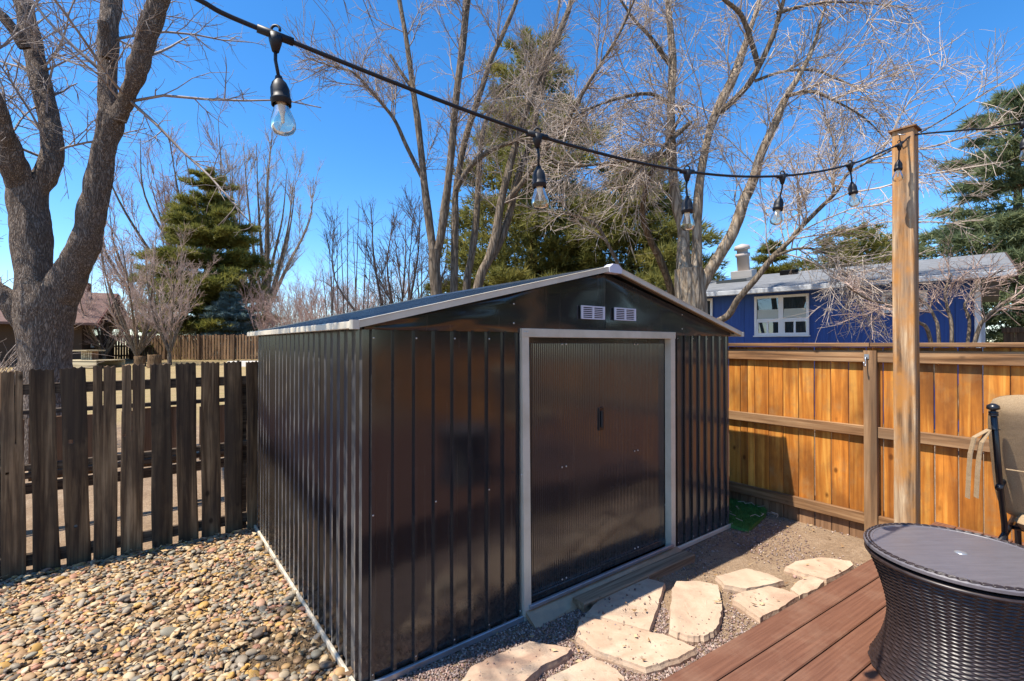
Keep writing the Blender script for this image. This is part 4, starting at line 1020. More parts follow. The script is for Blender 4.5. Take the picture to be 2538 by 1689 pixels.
def brown_house():
    c = at(-40, 800, 23.); c.z = terrain_z(c.x, c.y)
    t = thing('brown_house', 'low brown house with reddish roof behind the big furrowed tree', 'house', c, R(28))
    MB().box(-6, 3.6, 0, 6, -.2, 2.5).ob('wall', M['brownwall'], t)
    zr, ze = 4.0, 2.15
    for s in (0, 1):
        y0, y1 = (3, -1.0) if s == 0 else (3, 7.)
        v = [(-6.5, y0, zr), (4.4, y0, zr), (4.4, y1, ze), (-6.5, y1, ze)]; v += [(x, y, z - .12) for x, y, z in v]
        MB().add(v, [(0, 1, 2, 3), (7, 6, 5, 4), (0, 4, 5, 1), (1, 5, 6, 2), (2, 6, 7, 3), (3, 7, 4, 0)]).ob('roof', M['redroof'], t)
        v = [(4.42, y0, zr), (4.42, y1, ze), (4.42, y1, ze - .25), (4.42, y0, zr - .25)]; v += [(x + .05, y, z) for x, y, z in v]
        MB().add(v, [(0, 1, 2, 3), (7, 6, 5, 4), (0, 4, 5, 1), (1, 5, 6, 2), (2, 6, 7, 3), (3, 7, 4, 0)]).ob('fascia', M['fascia'], t)
    MB().add([(3.6, 0, 2.4), (3.6, 6, 2.4), (3.6, 3, 3.85)], [(0, 1, 2)]).ob('gable', M['brownwall'], t)
    MB().box(2.2, 3.0, 3.4, 4.2, 3.2, 4.6).ob('chimney', M['brick'], t)
    w = MB().box(3.602, 3.63, 1.5, 3.2, .9, 2.1).ob('window', M['white'], t); MB().box(3.632, 3.64, 1.6, 3.1, 1.0, 2.0).ob('pane', M['pane'], w)
brown_house()

# ---------------------------------------------------------------- far board fence and lawn things
def far_fence():
    d = 29.; a = at(190, 889, d + 1.5); b = at(640, 885, d - 1.); dirv = Vector((b.x - a.x, b.y - a.y, 0)).normalized(); L = 27.; z = terrain_z(0, d)
    st = Vector((a.x, a.y, 0)) - dirv * 3
    t = thing('far_board_fence', 'brown spaced board fence across the far side of the lawn', 'fence', (st.x, st.y, z), math.atan2(dirv.y, dirv.x))
    n = int(L / .205); pm = [MB().rbox(0, .152, -.012, .012, .04, 1.5 + q, .004).me('picket', M['far_fence']) for q in (0, .02, -.02)]
    for i in range(n): mk('picket', pm[i % 3], t, (i * .205, 0, random.uniform(-.02, .02)))
    for zz in (.2, .78, 1.35): MB().rbox(0, L, .014, .06, zz, zz + .09, .004, 0).ob('rail', M['far_fence'], t)
    for k in range(12): MB().rbox(k * 2.4, k * 2.4 + .12, -.1, -.014, -.1, 1.5, .01).ob('post', M['far_fence'], t)
far_fence()
def lawn_things():
    p = at(330, 912, 17.); z = terrain_z(p.x, p.y)
    for (sx, sy, d, r, h, lab) in ((347, 905, 23.2, .24, .5, 'short cut log stump on the lawn with a paler taller stump beside it'), (383, 903, 22.6, .28, .6, 'taller cut log stump standing on the lawn')):
        p = at(sx, sy, d); z = terrain_z(p.x, p.y); t = thing('log_stump', lab, 'stump', (p.x, p.y, z), 0, 'cut stumps on the lawn')
        MB().lathe([(r * 1.08, 0), (r, .05), (r * .97, h * .6), (r, h - .01), (r * .97, h)], 18, False).ob('bark', M['bark4'], t, True)
        MB().lathe([(r * .97, h - .012), (.001, h + .002)], 18, False).ob('cut_top', M['stump'], t)
    p = at(222, 905, 22.); z = terrain_z(p.x, p.y)
    t = thing('timber_platform', 'pale timber platform with a slatted box seat beside the big tree', 'platform', (p.x - .5, p.y, z), R(-12))
    for i in range(9): MB().rbox(-1.2, 1.0, i * .15, i * .15 + .143, .34, .38, .004, 0).ob('board', M['bench'], t)
    for y in (0.02, 1.3): MB().rbox(-1.18, .98, y, y + .04, .02, .338, .004, 0).ob('side_rail', M['bench'], t)
    for i in range(5): MB().rbox(-.55 + i * .13, -.55 + i * .13 + .085, .5, .53, .382, .78, .004).ob('slat', M['bench'], t)
    MB().rbox(-.75, .12, .25, 1.1, .782, .84, .006).ob('seat', M['bench'], t)
    MB().box(-.5, -.05, .54, .9, .381, .78).ob('box', M['kick'], t)
    p = at(600, 897, 24.); z = terrain_z(p.x, p.y)
    poly = [(1.5 * math.cos(a) * (1 + .1 * math.sin(3 * a)), .9 * math.sin(a) * (1 + .12 * math.cos(2 * a))) for a in np.linspace(0, 2 * math.pi, 26)[:-1]]
    P(MB().prism(poly, -.05, .2, .12).ob('pale_boulder', paint('pale_rock', (.55, .5, .43), .9, .2, 0, .5, 12), None, False, (p.x + .6, p.y, z)), 'flat pale boulder lying on the far lawn', 'boulder')
lawn_things()

# ---------------------------------------------------------------- bare trees
def catmull(pts, rad, n):
    pts = np.asarray(pts, float); rad = np.asarray(rad, float); m = len(pts)
    P_ = np.vstack([2 * pts[0] - pts[1], pts, 2 * pts[-1] - pts[-2]]); o = []; r = []
    for i in range(m - 1):
        a, b, c, d = P_[i:i + 4]
        for k in range(n):
            s = k / n; o.append(.5 * (2 * b + (c - a) * s + (2 * a - 5 * b + 4 * c - d) * s * s + (3 * b - 3 * c + d - a) * s ** 3)); r.append(rad[i] * (1 - s) + rad[i + 1] * s)
    o.append(pts[-1]); r.append(rad[-1]); return np.array(o), np.array(r)
def tubes(batch, k):                    # batch: list of (pts n x 3, rad n), all same n
    P_ = np.array([b[0] for b in batch]); Rd = np.array([b[1] for b in batch]); m, n, _ = P_.shape
    T = np.empty_like(P_); T[:, 1:-1] = P_[:, 2:] - P_[:, :-2]; T[:, 0] = P_[:, 1] - P_[:, 0]; T[:, -1] = P_[:, -1] - P_[:, -2]
    T /= np.linalg.norm(T, axis=2, keepdims=True) + 1e-9
    ref = np.where(np.abs(T[:, :1, 2:3]) > .9, np.array([[[1., 0, 0]]]), np.array([[[0, 0, 1.]]])) * np.ones_like(T)
    U = np.cross(T, ref); U /= np.linalg.norm(U, axis=2, keepdims=True) + 1e-9; V = np.cross(T, U)
    a = np.arange(k) * 2 * np.pi / k
    v = P_[:, :, None] + Rd[:, :, None, None] * (U[:, :, None] * np.cos(a)[None, None, :, None] + V[:, :, None] * np.sin(a)[None, None, :, None])
    idx = np.arange(m * n * k).reshape(m, n, k); nx = np.roll(idx, -1, 2)
    f = np.stack([idx[:, :-1], nx[:, :-1], nx[:, 1:], idx[:, 1:]], -1).reshape(-1, 4)
    return v.reshape(-1, 3), f
def grow(parents, count, ln, ang, curl, r0, r1, up=.2, n=4, start=.15, clear=None, taper=True):
    # parents: list of (pts, rad); returns a list of child polylines, n points each
    out = []; L = np.array([np.linalg.norm(np.diff(p, axis=0), axis=1).sum() for p, _ in parents]); tot = L.sum() + 1e-9
    pick = rng.choice(len(parents), count, p=L / tot); u = rng.uniform(start, 1., count)
    for pi, s in zip(pick, u):
        p, r = parents[pi]; m = len(p) - 1; q = s * m; i = min(int(q), m - 1); w = q - i
        b = p[i] * (1 - w) + p[i + 1] * w; t = p[i + 1] - p[i]; t = t / (np.linalg.norm(t) + 1e-9); pr = r[i] * (1 - w) + r[i + 1] * w
        d = rng.normal(size=3); d -= t * d.dot(t); d /= np.linalg.norm(d) + 1e-9
        a = rng.normal(ang, .22); d = t * math.cos(a) + d * math.sin(a); d[2] += up * rng.uniform(.2, 1.2); d /= np.linalg.norm(d)
        l = ln * rng.lognormal(0, .35) * (1 - .45 * s if taper else 1); pts = [b]; seg = l / (n - 1)
        for k in range(n - 1):
            d = d + rng.normal(0, curl, 3); d[2] += up * .12; d /= np.linalg.norm(d); pts.append(pts[-1] + d * seg)
        rr = min(r0, pr * .75); out.append((np.array(pts), np.linspace(rr, min(r1, rr * .8), n)))
    if clear: out = [o for o in out if clear(o[0])]
    return out
def tree_obj(name, label, cat, base, mainlimbs, crowns, bark, twig, group=None, sides=14, sub=6, rough=0., trunk_n=1):
    t = thing(name, label, cat, base, 0, group); b = np.array(base)
    for i, (p, r) in enumerate(mainlimbs):
        pp, rr = catmull(p, r, sub); v, f = tubes([(pp - b, rr)], sides)
        if rough:
            nv = []
            cen = np.repeat(pp - b, sides, axis=0); rad = np.repeat(rr, sides)
            for q, c, ra in zip(v, cen, rad):
                dvec = q - c; l = np.linalg.norm(dvec) + 1e-9; w = Vector((q[0] * 9, q[1] * 9, q[2] * 2.2)); w2 = Vector((q[0] * 2.2, q[1] * 2.2, q[2] * 1.3 + 7))
                h = rough * (abs(mnoise.noise(w)) * 1.6 - .5) * min(1, ra / .1) + ra * .13 * mnoise.noise(w2)
                nv.append(q + dvec / l * h)
            v = np.array(nv)
        bk = bark[i] if isinstance(bark, (list, tuple)) else bark
        mk('trunk' if i < trunk_n else 'limb', mesh('limb', v, f, bk, True), t)
    parts = []
    by = {}
    for c in crowns:
        for p, r in c: by.setdefault(len(p), []).append((p - b, r))
    for n, lst in by.items(): parts.append(tubes(lst, 3 if n <= 4 else 4))
    if parts: v, f = merge(parts); mk('crown', mesh('crown', v, f, twig, False), t)
    return t
def limb_px(pts, sx, sy, k, d, dd=0.):   # (x, y, width in zoom pixels) at depth d drifting by dd along the limb
    o = []; r = []; m = len(pts) - 1
    for i, (x, y, w) in enumerate(pts):
        dep = d + dd * i / max(m, 1); p = at(sx + x * k, sy + y * k, dep); o.append(p); uu = (sx + x * k - CX) / FPX; r.append(w * k * dep / FPX / 2 / math.sqrt(1 + uu * uu))
    return np.array([tuple(p) for p in o]), np.array(r)

def tree_left():
    d = 6.6; L = lambda pts, dd=0., d0=d: limb_px(pts, 0, 0, .574, d0, dd)
    base = at(200 * .574, 900, d); base.z = 0
    tr = L([(205, 1990, 330), (205, 1800, 268), (205, 1568, 244), (203, 1430, 262), (205, 1330, 290), (215, 1240, 290)])
    A = L([(255, 1290, 190), (310, 1170, 165), (360, 1060, 152), (400, 920, 128), (432, 740, 118), (462, 590, 118), (484, 500, 122)], -.2)
    A1 = L([(478, 520, 105), (466, 400, 95), (463, 220, 96), (472, 100, 92), (482, 0, 94), (500, -220, 84), (520, -480, 60)], .3, d - .2)
    A2 = L([(505, 510, 92), (548, 420, 84), (592, 305, 96), (640, 150, 95), (690, 0, 94), (760, -200, 80), (830, -420, 55)], -.5, d - .2)
    B = L([(185, 1330, 200), (150, 1200, 178), (132, 1020, 195), (118, 880, 195), (125, 790, 190)], .1)
    B1 = L([(150, 830, 120), (212, 720, 112), (226, 600, 106), (192, 430, 102), (150, 250, 102), (98, 0, 100), (60, -200, 85), (40, -420, 60)], .5, d + .1)
    B2 = L([(110, 850, 150), (60, 720, 132), (18, 560, 104), (-50, 390, 95), (-180, 200, 80), (-330, 60, 58)], -1.2, d + .1)
    C = L([(150, 1420, 150), (95, 1365, 140), (0, 1270, 118), (-120, 1205, 105), (-260, 1120, 86), (-420, 980, 64), (-600, 800, 44), (-760, 560, 22), (-840, 300, 8)], -.8)
    St = L([(455, 250, 60), (450, 150, 62), (446, 92, 50)], -.1, d - .3)
    Sb = L([(108, 210, 60), (60, 130, 62), (0, 60, 50), (-80, 10, 40)], -.3, d)
    lim = [tr, A, B, A1, A2, B1, B2, C, St, Sb]
    # long boughs that reach forward over the yard, above the picture; they shade the shed's side
    wn = -AX; wp = [on_plane(x / .9283, y / .9283, SA - AX * .02, wn) for x, y in ((598, 930), (650, 1050), (728, 1195))]
    S3 = Vector(SUN)
    tt = [3.35, 3.2, 3.05]; path = [w + S3 * (q / S3.z) for w, q in zip(wp, tt)]
    far = Vector(B2[0][-1]); mid = far.lerp(path[0], .5) + Vector((-.6, -.2, .5))
    ov = (np.array([far, mid, path[0] + (path[0] - path[1]) * 1.2, *path, path[2] + (path[2] - path[1]) * .35]), np.array([.12, .09, .065, .052, .046, .042, .02]))
    wq = [on_plane(x / .9283, y / .9283, SA - AX * .02, wn) for x, y in ((765, 800), (745, 1000), (735, 1190))]
    pq = [w + S3 * ((3.5 - .12 * i) / S3.z) for i, w in enumerate(wq)]
    ov2 = (np.array([mid, pq[0] + Vector((-.6, -.1, .5)), *pq]), np.array([.06, .045, .04, .035, .015]))
    hid = lambda p: True
    def above(p):       # keep boughs that reach forward out of the camera's view cone
        q = p[-1]; return not (q[1] < 4.6 and abs(q[0]) < 1.13 * q[1] and (q[2] - CH) < .76 * q[1])
    t1 = grow([A1, A2, B1, Sb], 34, 1.5, .9, .12, .022, .008, .15, 6, .1)
    t1b = grow([B1, B2, Sb, C], 30, 1.6, 1., .16, .02, .007, -.1, 6, .1)
    # drooping twigs hanging in front of the left stems
    t2 = grow(t1 + t1b, 480, .62, .8, .16, .0085, .0035, .02, 5, .1)
    t3 = grow(t2, 2600, .3, .8, .16, .0042, .0022, .02, 4)
    o1 = grow([ov, ov2], 40, 1.1, .8, .12, .02, .008, .0, 6, .2, above); o2 = grow(o1, 300, .5, .8, .16, .008, .0035, 0, 5, .1, above); o3 = grow(o2, 1200, .28, .8, .16, .004, .002, 0, 4, .1, above)
    keep = above
    t2 = [q for q in t2 if keep(q[0])]; t3 = [q for q in t3 if keep(q[0])]
    # twigs dangling from above the frame by the string light
    src = at(640, -160, 3.6); dn = (np.array([src + Vector((-1.2, .5, .5)), src, src + Vector((.5, .0, -.02)), src + Vector((1.1, -.1, .1))], float), np.array([.02, .014, .01, .006]))
    h1 = grow([dn], 16, .7, 1., .14, .006, .003, -.55, 5, .1); h2 = grow(h1, 80, .28, .8, .2, .0032, .0018, -.1, 4)
    lim += [ov, ov2, dn]
    tree_obj('big_ash_tree', 'large deeply furrowed bare tree with forking trunk behind the picket fence', 'tree', tuple(base), lim, [t1, t1b, t2, t3, o1, o2, o3, h1, h2], M['bark1'], M['twig1'], None, 44, 16, .028)
tree_left()

def tree_mid():
    L = lambda pts, dd=0., d0=9.2: limb_px(pts, 750, 0, .5102, d0, dd)
    S1 = L([(650, 1900, 75), (652, 1560, 60), (650, 1430, 55), (640, 1300, 58), (642, 1215, 62)])
    S1a = L([(636, 1240, 44), (612, 1060, 39), (592, 900, 37), (580, 780, 35), (560, 600, 32), (535, 420, 29), (505, 200, 25), (470, 0, 22), (440, -200, 16), (420, -400, 9)], .5)
    S1b = L([(650, 1240, 46), (668, 1170, 42), (690, 1020, 40), (706, 900, 38), (725, 720, 36), (738, 560, 34), (755, 400, 34), (780, 200, 34), (800, 0, 34), (830, -220, 24), (850, -430, 12)], -.4)
    br = L([(578, 860, 22), (500, 700, 20), (450, 590, 18), (390, 510, 17), (320, 430, 15), (240, 350, 12), (130, 320, 8), (20, 280, 5)], -.8, 9.5)
    bk = L([(522, 415, 20), (470, 340, 17), (427, 268, 15)], 0, 9.5)
    S2 = L([(735, 1900, 44), (735, 1420, 37), (738, 1250, 38), (742, 1050, 36), (742, 950, 32), (762, 815, 31), (790, 680, 30), (830, 550, 30), (880, 400, 28), (920, 280, 26), (980, 150, 22), (1040, 0, 18), (1090, -180, 12)], .6, 9.4)
    ar = L([(745, 925, 26), (800, 830, 25), (870, 760, 25), (960, 710, 22), (1040, 690, 20), (1120, 690, 18), (1200, 680, 14), (1300, 620, 10), (1400, 580, 6)], -.6, 9.4)
    S3 = L([(780, 1900, 46), (796, 1410, 39), (820, 1250, 36), (840, 1100, 34), (850, 950, 30), (860, 800, 28), (870, 680, 24), (900, 560, 20), (960, 460, 16), (1080, 350, 12), (1170, 260, 8)], .8, 9.7)
    S4 = L([(780, 1900, 62), (850, 1400, 48), (908, 1250, 46), (940, 1130, 43), (965, 980, 40), (1000, 830, 38), (1030, 720, 34), (1080, 560, 30), (1130, 430, 29), (1180, 300, 29), (1230, 200, 29), (1280, 80, 26), (1305, 0, 24), (1340, -180, 16)], .3, 9.)
    S4b = L([(920, 1255, 40), (980, 1120, 38), (1020, 980, 36), (1050, 850, 31), (1110, 680, 27), (1150, 480, 24), (1190, 300, 20), (1230, 120, 14), (1260, -60, 8)], .9, 9.1)
    S4c = L([(985, 985, 28), (1060, 900, 26), (1120, 810, 24), (1200, 700, 22), (1300, 560, 19), (1380, 420, 19), (1470, 280, 17), (1540, 160, 14), (1610, 0, 10), (1660, -150, 6)], -1.2, 9.1)
    lim = [S1, S2, S3, S4, S1a, S1b, br, bk, ar, S4b, S4c]; base = (S1[0][1][0] + .5, S1[0][1][1], 0.)
    up = [S1a, S1b, br, S2, ar, S3, S4, S4b, S4c]
    cut = []
    for p, r in up:
        m = len(p); i = int(m * .28); cut.append((p[i:], r[i:]))
    t1 = grow(cut, 130, 1.15, .75, .11, .013, .006, .3, 6, .0); t2 = grow(t1 + [cut[2]] * 3, 1500, .55, .75, .14, .0062, .0034, .12, 5, .1); t3 = grow(t2, 5600, .26, .75, .1, .0038, .0024, .05, 4, .1)
    t = tree_obj('multi_stem_tree', 'bare clump of slim grey stems rising behind the shed roof', 'tree', base, lim, [t1, t2, t3], M['bark2'], M['twig2'], None, 14, 6, .006, 4)
tree_mid()

def tree_right():
    d = 8.7; L = lambda pts, dd=0., d0=d: limb_px(pts, 1600, 0, .5422, d0, dd); L3 = lambda pts, dd=0., d0=d: limb_px(pts, 750, 0, .5102, d0, dd)
    tr = L([(225, 2050, 190), (222, 1700, 150), (215, 1430, 136), (205, 1330, 140), (200, 1230, 138)])
    a = L([(178, 1290, 78), (172, 1180, 64), (172, 1050, 56), (142, 930, 50), (122, 750, 45), (115, 500, 40), (125, 300, 35), (110, 100, 30), (100, 0, 26), (80, -200, 16)], .6)
    b = L([(228, 1270, 72), (236, 1150, 52), (236, 1000, 45), (252, 800, 38), (288, 620, 36), (330, 500, 45), (390, 380, 44), (440, 250, 38), (480, 130, 26), (520, 0, 18), (560, -160, 10)], .2)
    c = L([(240, 1330, 72), (280, 1260, 62), (330, 1180, 58), (400, 1060, 55), (450, 920, 52), (490, 830, 50), (530, 700, 45), (590, 570, 42), (640, 450, 34), (700, 350, 28), (760, 230, 20), (800, 100, 14), (850, -60, 8)], -.6)
    dd_ = L([(300, 545, 32), (380, 480, 31), (460, 400, 29), (510, 320, 27), (580, 170, 26), (620, 40, 22), (650, -60, 18), (700, -200, 10)], -.9, d + .1)
    e = L([(515, 300, 26), (470, 150, 25), (430, 60, 22), (360, 0, 18), (280, -80, 12)], -.6, d - .3)
    f_ = L([(498, 372, 16), (620, 330, 14), (760, 320, 14), (850, 350, 13), (940, 390, 10), (1020, 425, 6)], -.8, d - .2)
    g = L([(215, 1560, 60), (270, 1510, 42), (325, 1475, 34), (382, 1438, 33), (422, 1370, 32), (500, 1280, 30), (580, 1180, 30), (650, 1110, 26), (720, 1030, 24), (800, 950, 22), (870, 880, 20), (920, 800, 18), (1000, 750, 14), (1100, 700, 12), (1200, 640, 10), (1320, 570, 9), (1420, 510, 8), (1560, 420, 6), (1680, 350, 4)], -2.2, d)
    h = L([(600, 1170, 18), (680, 1140, 14), (770, 1140, 12), (850, 1180, 10), (900, 1230, 8), (950, 1330, 6), (1000, 1450, 4)], -.5, d - .8)
    i_ = L3([(1840, 1900, 44), (1800, 1470, 38), (1740, 1270, 38), (1690, 1170, 34), (1652, 1050, 27), (1660, 960, 26), (1690, 850, 23), (1740, 740, 18), (1800, 640, 14), (1850, 520, 9)], -.5, d + .5)
    j = L3([(1700, 1600, 24), (1600, 1420, 20), (1540, 1300, 19), (1490, 1200, 18), (1430, 1100, 17), (1340, 1050, 13), (1250, 1030, 8)], -.4, d + .6)
    k = L([(120, 690, 22), (40, 720, 18), (-60, 735, 16), (-200, 750, 13), (-330, 760, 10), (-480, 730, 6)], -.8, d + .3)
    l = L([(205, 560, 22), (120, 640, 18), (60, 700, 16), (-40, 780, 12), (-110, 900, 8)], -.5, d)
    m_ = L([(120, 480, 22), (20, 430, 18), (-120, 450, 14), (-260, 500, 10), (-360, 560, 6)], -.8, d + .4)
    n_ = L([(640, 440, 22), (760, 420, 16), (880, 470, 12), (1000, 540, 9), (1100, 640, 6)], -.7, d - .5)
    o_ = L([(115, 300, 24), (30, 180, 18), (-60, 80, 14), (-140, -40, 9)], -.4, d + .4)
    p_ = L([(600, 60, 20), (760, 20, 14), (900, 10, 10), (1050, 20, 7), (1180, 40, 5), (1240, 120, 3)], -.5, d - .6)
    q_ = L([(860, 890, 14), (860, 780, 12), (870, 680, 10), (830, 560, 8), (800, 430, 5)], .4, d - 1.1)
    lim = [tr, i_, a, b, c, dd_, e, f_, g, h, j, k, l, m_, n_, o_, p_, q_]
    bark = [M['bark3'], M['bark4'], *[M['bark3']] * 3] + [M['bark2']] * 13
    cut = [(p[int(len(p) * .3):], r[int(len(p) * .3):]) for p, r in (a, b, c, dd_, e)] + [f_, (g[0][5:], g[1][5:]), h, (i_[0][4:], i_[1][4:]), (j[0][3:], j[1][3:]), k, l, m_, n_, o_, p_, q_]
    t1 = grow(cut, 190, 1.2, .8, .13, .013, .006, .12, 6, .0); dr = grow([h, f_, n_, (g[0][8:13], g[1][8:13]), k, l, m_], 46, .9, .9, .13, .009, .004, -.45, 6)
    t2 = grow(t1 + dr + [p_, q_, h] * 3, 2300, .6, .8, .12, .0064, .0036, .03, 5, .1); t3 = grow(t2, 10500, .27, .8, .11, .004, .0025, .03, 4, .1)
    base = (tr[0][1][0], tr[0][1][1], 0.)
    tree_obj('pale_bark_tree', 'large bare tree with pale tan trunk and dense twigs beside the blue house', 'tree', base, lim, [t1, dr, t2, t3], bark, M['twig3'], None, 22, 6, .012)
tree_right()

def fan_tree(name, label, px, py_base, py_top, d, spread, nstem, twig, bark, counts, r0=.12, lean=0., group=None, form=.35, up=.5, tl=(2.2, 1.0, .45), tw=(.02, .009, .005), z0=None, fork=.18, cat='tree'):
    b = at(px, py_base, d); zt = at(px, py_top, d).z; z = terrain_z(b.x, b.y) if z0 is None else z0; H = zt - z; base = np.array((b.x, b.y, z))
    lim = [(np.array([base + (0, 0, -.1), base + (lean * .1 * H, 0, H * fork * .6), base + (lean * .2 * H, 0, H * fork)]), np.array([r0 * 1.2, r0, r0 * .9]))]
    st = lim[0][0][-1]
    for i in range(nstem):
        a = 2 * math.pi * (i + random.uniform(0, .6)) / nstem; q = random.uniform(.35, 1.) * spread; h = H * random.uniform(.75, 1.0); e = base + np.array((math.cos(a) * q + lean * H, math.sin(a) * q, h))
        m1 = st + (e - st) * .33 + np.array((math.cos(a), math.sin(a), 0)) * q * form * .4; m2 = st + (e - st) * .66 + np.array((math.cos(a), math.sin(a), 0)) * q * form * .5
        lim.append((np.array([st, m1 + rng.normal(0, .03 * spread, 3), m2 + rng.normal(0, .04 * spread, 3), e]), np.array([r0 * .7, r0 * .45, r0 * .24, tw[0] * .5])))
    c = lim[1:]; t1 = grow(c, counts[0], tl[0], .5, .08, tw[0], tw[0] * .5, up, 6, .05); t2 = grow(t1, counts[1], tl[1], .55, .1, tw[1], tw[1] * .6, up * .6, 5, .1); t3 = grow(t2, counts[2], tl[2], .6, .12, tw[2], tw[2] * .7, up * .4, 4, .1)
    return tree_obj(name, label, cat, tuple(base), lim, [t1, t2, t3], bark, twig, group, 8, 5)
K = 1 / .9283
fan_tree('bare_poplar', 'tall reddish bare tree leaning out behind the olive pine', 470 * K, 880, 300 * K, 40, 5.4, 9, M['twigred'], M['bark2'], (110, 900, 4200), .26, -.12, None, .5, .55, (3.2, 1.5, .7), (.035, .016, .009))
fan_tree('bare_poplar', 'tall bare tree with straight grey stems to the right of the olive pine', 610 * K, 880, 295 * K, 38, 4.2, 11, M['twig2'], M['bark2'], (120, 900, 3800), .26, .0, None, .35, .7, (2.8, 1.2, .6), (.032, .014, .008))
fan_tree('bare_poplar', 'spreading reddish bare tree low behind the olive pine beside the big tree', 350 * K, 880, 430 * K, 42, 6.0, 8, M['twigred'], M['bark2'], (90, 700, 3000), .24, -.06, None, .6, .5, (3.2, 1.5, .7), (.034, .015, .009))
fan_tree('dark_bare_tree', 'small dark branched bare tree between the brush and slim grey stems', 905 * K, 870, 452 * K, 15, 1.9, 8, M['twigdark'], M['twigdark'], (70, 500, 1900), .09, .0, None, .5, .3, (1.3, .6, .3), (.014, .007, .0045))
fan_tree('dark_bare_tree', 'dark thin bare tree close beside the slim grey stems, lower', 972 * K, 870, 560 * K, 16, 1.5, 7, M['twigdark'], M['twigdark'], (50, 320, 1200), .08, .0, None, .5, .3, (1.1, .5, .26), (.013, .007, .0045))
fan_tree('bare_lilac', 'tan multi stemmed bare shrub tree before the far fence', 315 * K, 890, 520 * K, 25, 2.6, 9, M['twigpink'], M['bark2'], (80, 520, 2200), .12, -.0, None, .4, .3, (1.8, .8, .4), (.018, .009, .006), None, .06)
fan_tree('bare_lilac', 'pale slender bare shrub tree in front of the olive pine', 390 * K, 890, 560 * K, 24, 1.7, 6, M['twigpink'], M['bark2'], (60, 360, 1500), .09, .0, None, .4, .35, (1.5, .7, .34), (.015, .008, .0055), None, .1)
fan_tree('bare_lilac', 'broad tan bare shrub against the shaded far fence beside the big tree', 240 * K, 890, 600 * K, 26, 2.4, 8, M['twigpink'], M['bark2'], (70, 420, 1700), .1, .0, None, .5, .2, (1.6, .8, .4), (.016, .009, .006), None, .06)
THICK = ['pale grey bare shrub just behind the blue spruce', 'reddish bare shrub rising beside the straight stemmed grey tree', 'tall reddish bare shrub in the far thicket above the shed eave', 'reddish bare shrub next to the upright dark shoots, far behind', 'low pale grey bare shrub just over the far fence beside the shed eave', 'low pinkish bare shrub above the shed eave trim',
         'reddish bare shrub at the foot of the upright dark shoots', 'reddish bare shrub mixed in among the upright dark shoots', 'low reddish bare shrub below the small dark branched tree', 'pale grey bare shrub touching the blue spruce on its pine side', 'pinkish bare shrub at the foot of the small dark branched tree']
for i, (x, yt, d, sp, tw) in enumerate(((575, 655, 35, 2.2, 'twig3'), (620, 640, 29, 2.3, 'twigred'), (670, 625, 31, 2.3, 'twigred'), (720, 640, 30, 2.1, 'twigred'), (640, 690, 32, 1.8, 'twig3'), (700, 690, 25, 1.9, 'twigpink'), (750, 670, 22, 1.7, 'twigred'), (800, 640, 20, 1.6, 'twigred'), (850, 660, 19, 1.5, 'twigred'), (505, 690, 36, 1.6, 'twig3'), (905, 660, 22, 1.8, 'twigpink'))):
    fan_tree('bare_shrub', THICK[i], x * K, 885, yt * K, d, sp, 9, M[tw], M[tw], (50, 340, 1300), .05, 0., 'bare thicket beyond the lawn', .3, .35, (1.3, .7, .35), (.014, .009, .006), None, .03, 'shrub')
# upright suckers
def suckers():
    base = at(790 * K, 870, 13.); base.z = terrain_z(base.x, base.y); lim = []
    for x, yt in ((742, 620), (757, 575), (765, 560), (775, 530), (783, 512), (800, 480), (812, 520), (826, 470), (845, 500), (768, 600), (855, 560)):
        b = at((x * .6 + 800 * .4) * K, 880, 13. + random.uniform(-.6, .6)); b.z = base.z; e = at(x * K, yt * K, 13. + random.uniform(-.4, .4)); m = b.lerp(e, .5) + Vector((random.uniform(-.12, .12), 0, -.1))
        lim.append((np.array([tuple(b), tuple(m), tuple(e)]), np.array([.028, .016, .006])))
    t1 = grow(lim, 60, .35, .6, .1, .006, .004, .5, 5, .3)
    tree_obj('upright_suckers', 'thin straight upright dark shoots rising above the shed roof edge', 'shrub', tuple(base), lim, [t1], M['twigdark'], M['twigdark'], None, 6, 5)
suckers()
def house_shrub():
    b = at(2060 * K, 860, 6.9); base = np.array((b.x, b.y, 0.))
    P_ = lambda pts, dd=0.: limb_px([(x, y, w) for x, y, w in pts], 0, 0, K, 6.9, dd)
    lim = [P_([(2170, 1000, 14), (2140, 780, 11), (2110, 740, 10), (2060, 705, 8), (2000, 690, 6), (1950, 660, 4)], -.4), P_([(2170, 1000, 14), (2160, 780, 10), (2150, 730, 8), (2120, 690, 7), (2050, 650, 5)], .3),
           P_([(2180, 1000, 14), (2190, 770, 11), (2180, 710, 9), (2175, 670, 7), (2190, 630, 4)], .2), P_([(2190, 1000, 14), (2245, 780, 12), (2270, 730, 10), (2320, 690, 8), (2380, 660, 6)], -.4), P_([(2190, 1000, 12), (2230, 760, 9), (2220, 700, 7), (2260, 650, 5), (2310, 620, 4)], .4)]
    t1 = grow(lim, 60, .6, .8, .13, .008, .004, .25, 6, .35); t2 = grow(t1, 250, .34, .8, .12, .0048, .003, .12, 5, .1); t3 = grow(t2, 650, .17, .8, .15, .0034, .0022, .08, 4, .1)
    tree_obj('bare_garden_shrub', 'low spreading bare shrub against the blue house wall', 'shrub', tuple(base), lim, [t1, t2, t3], M['bark2'], M['twigpink'], None, 8, 6)
house_shrub()
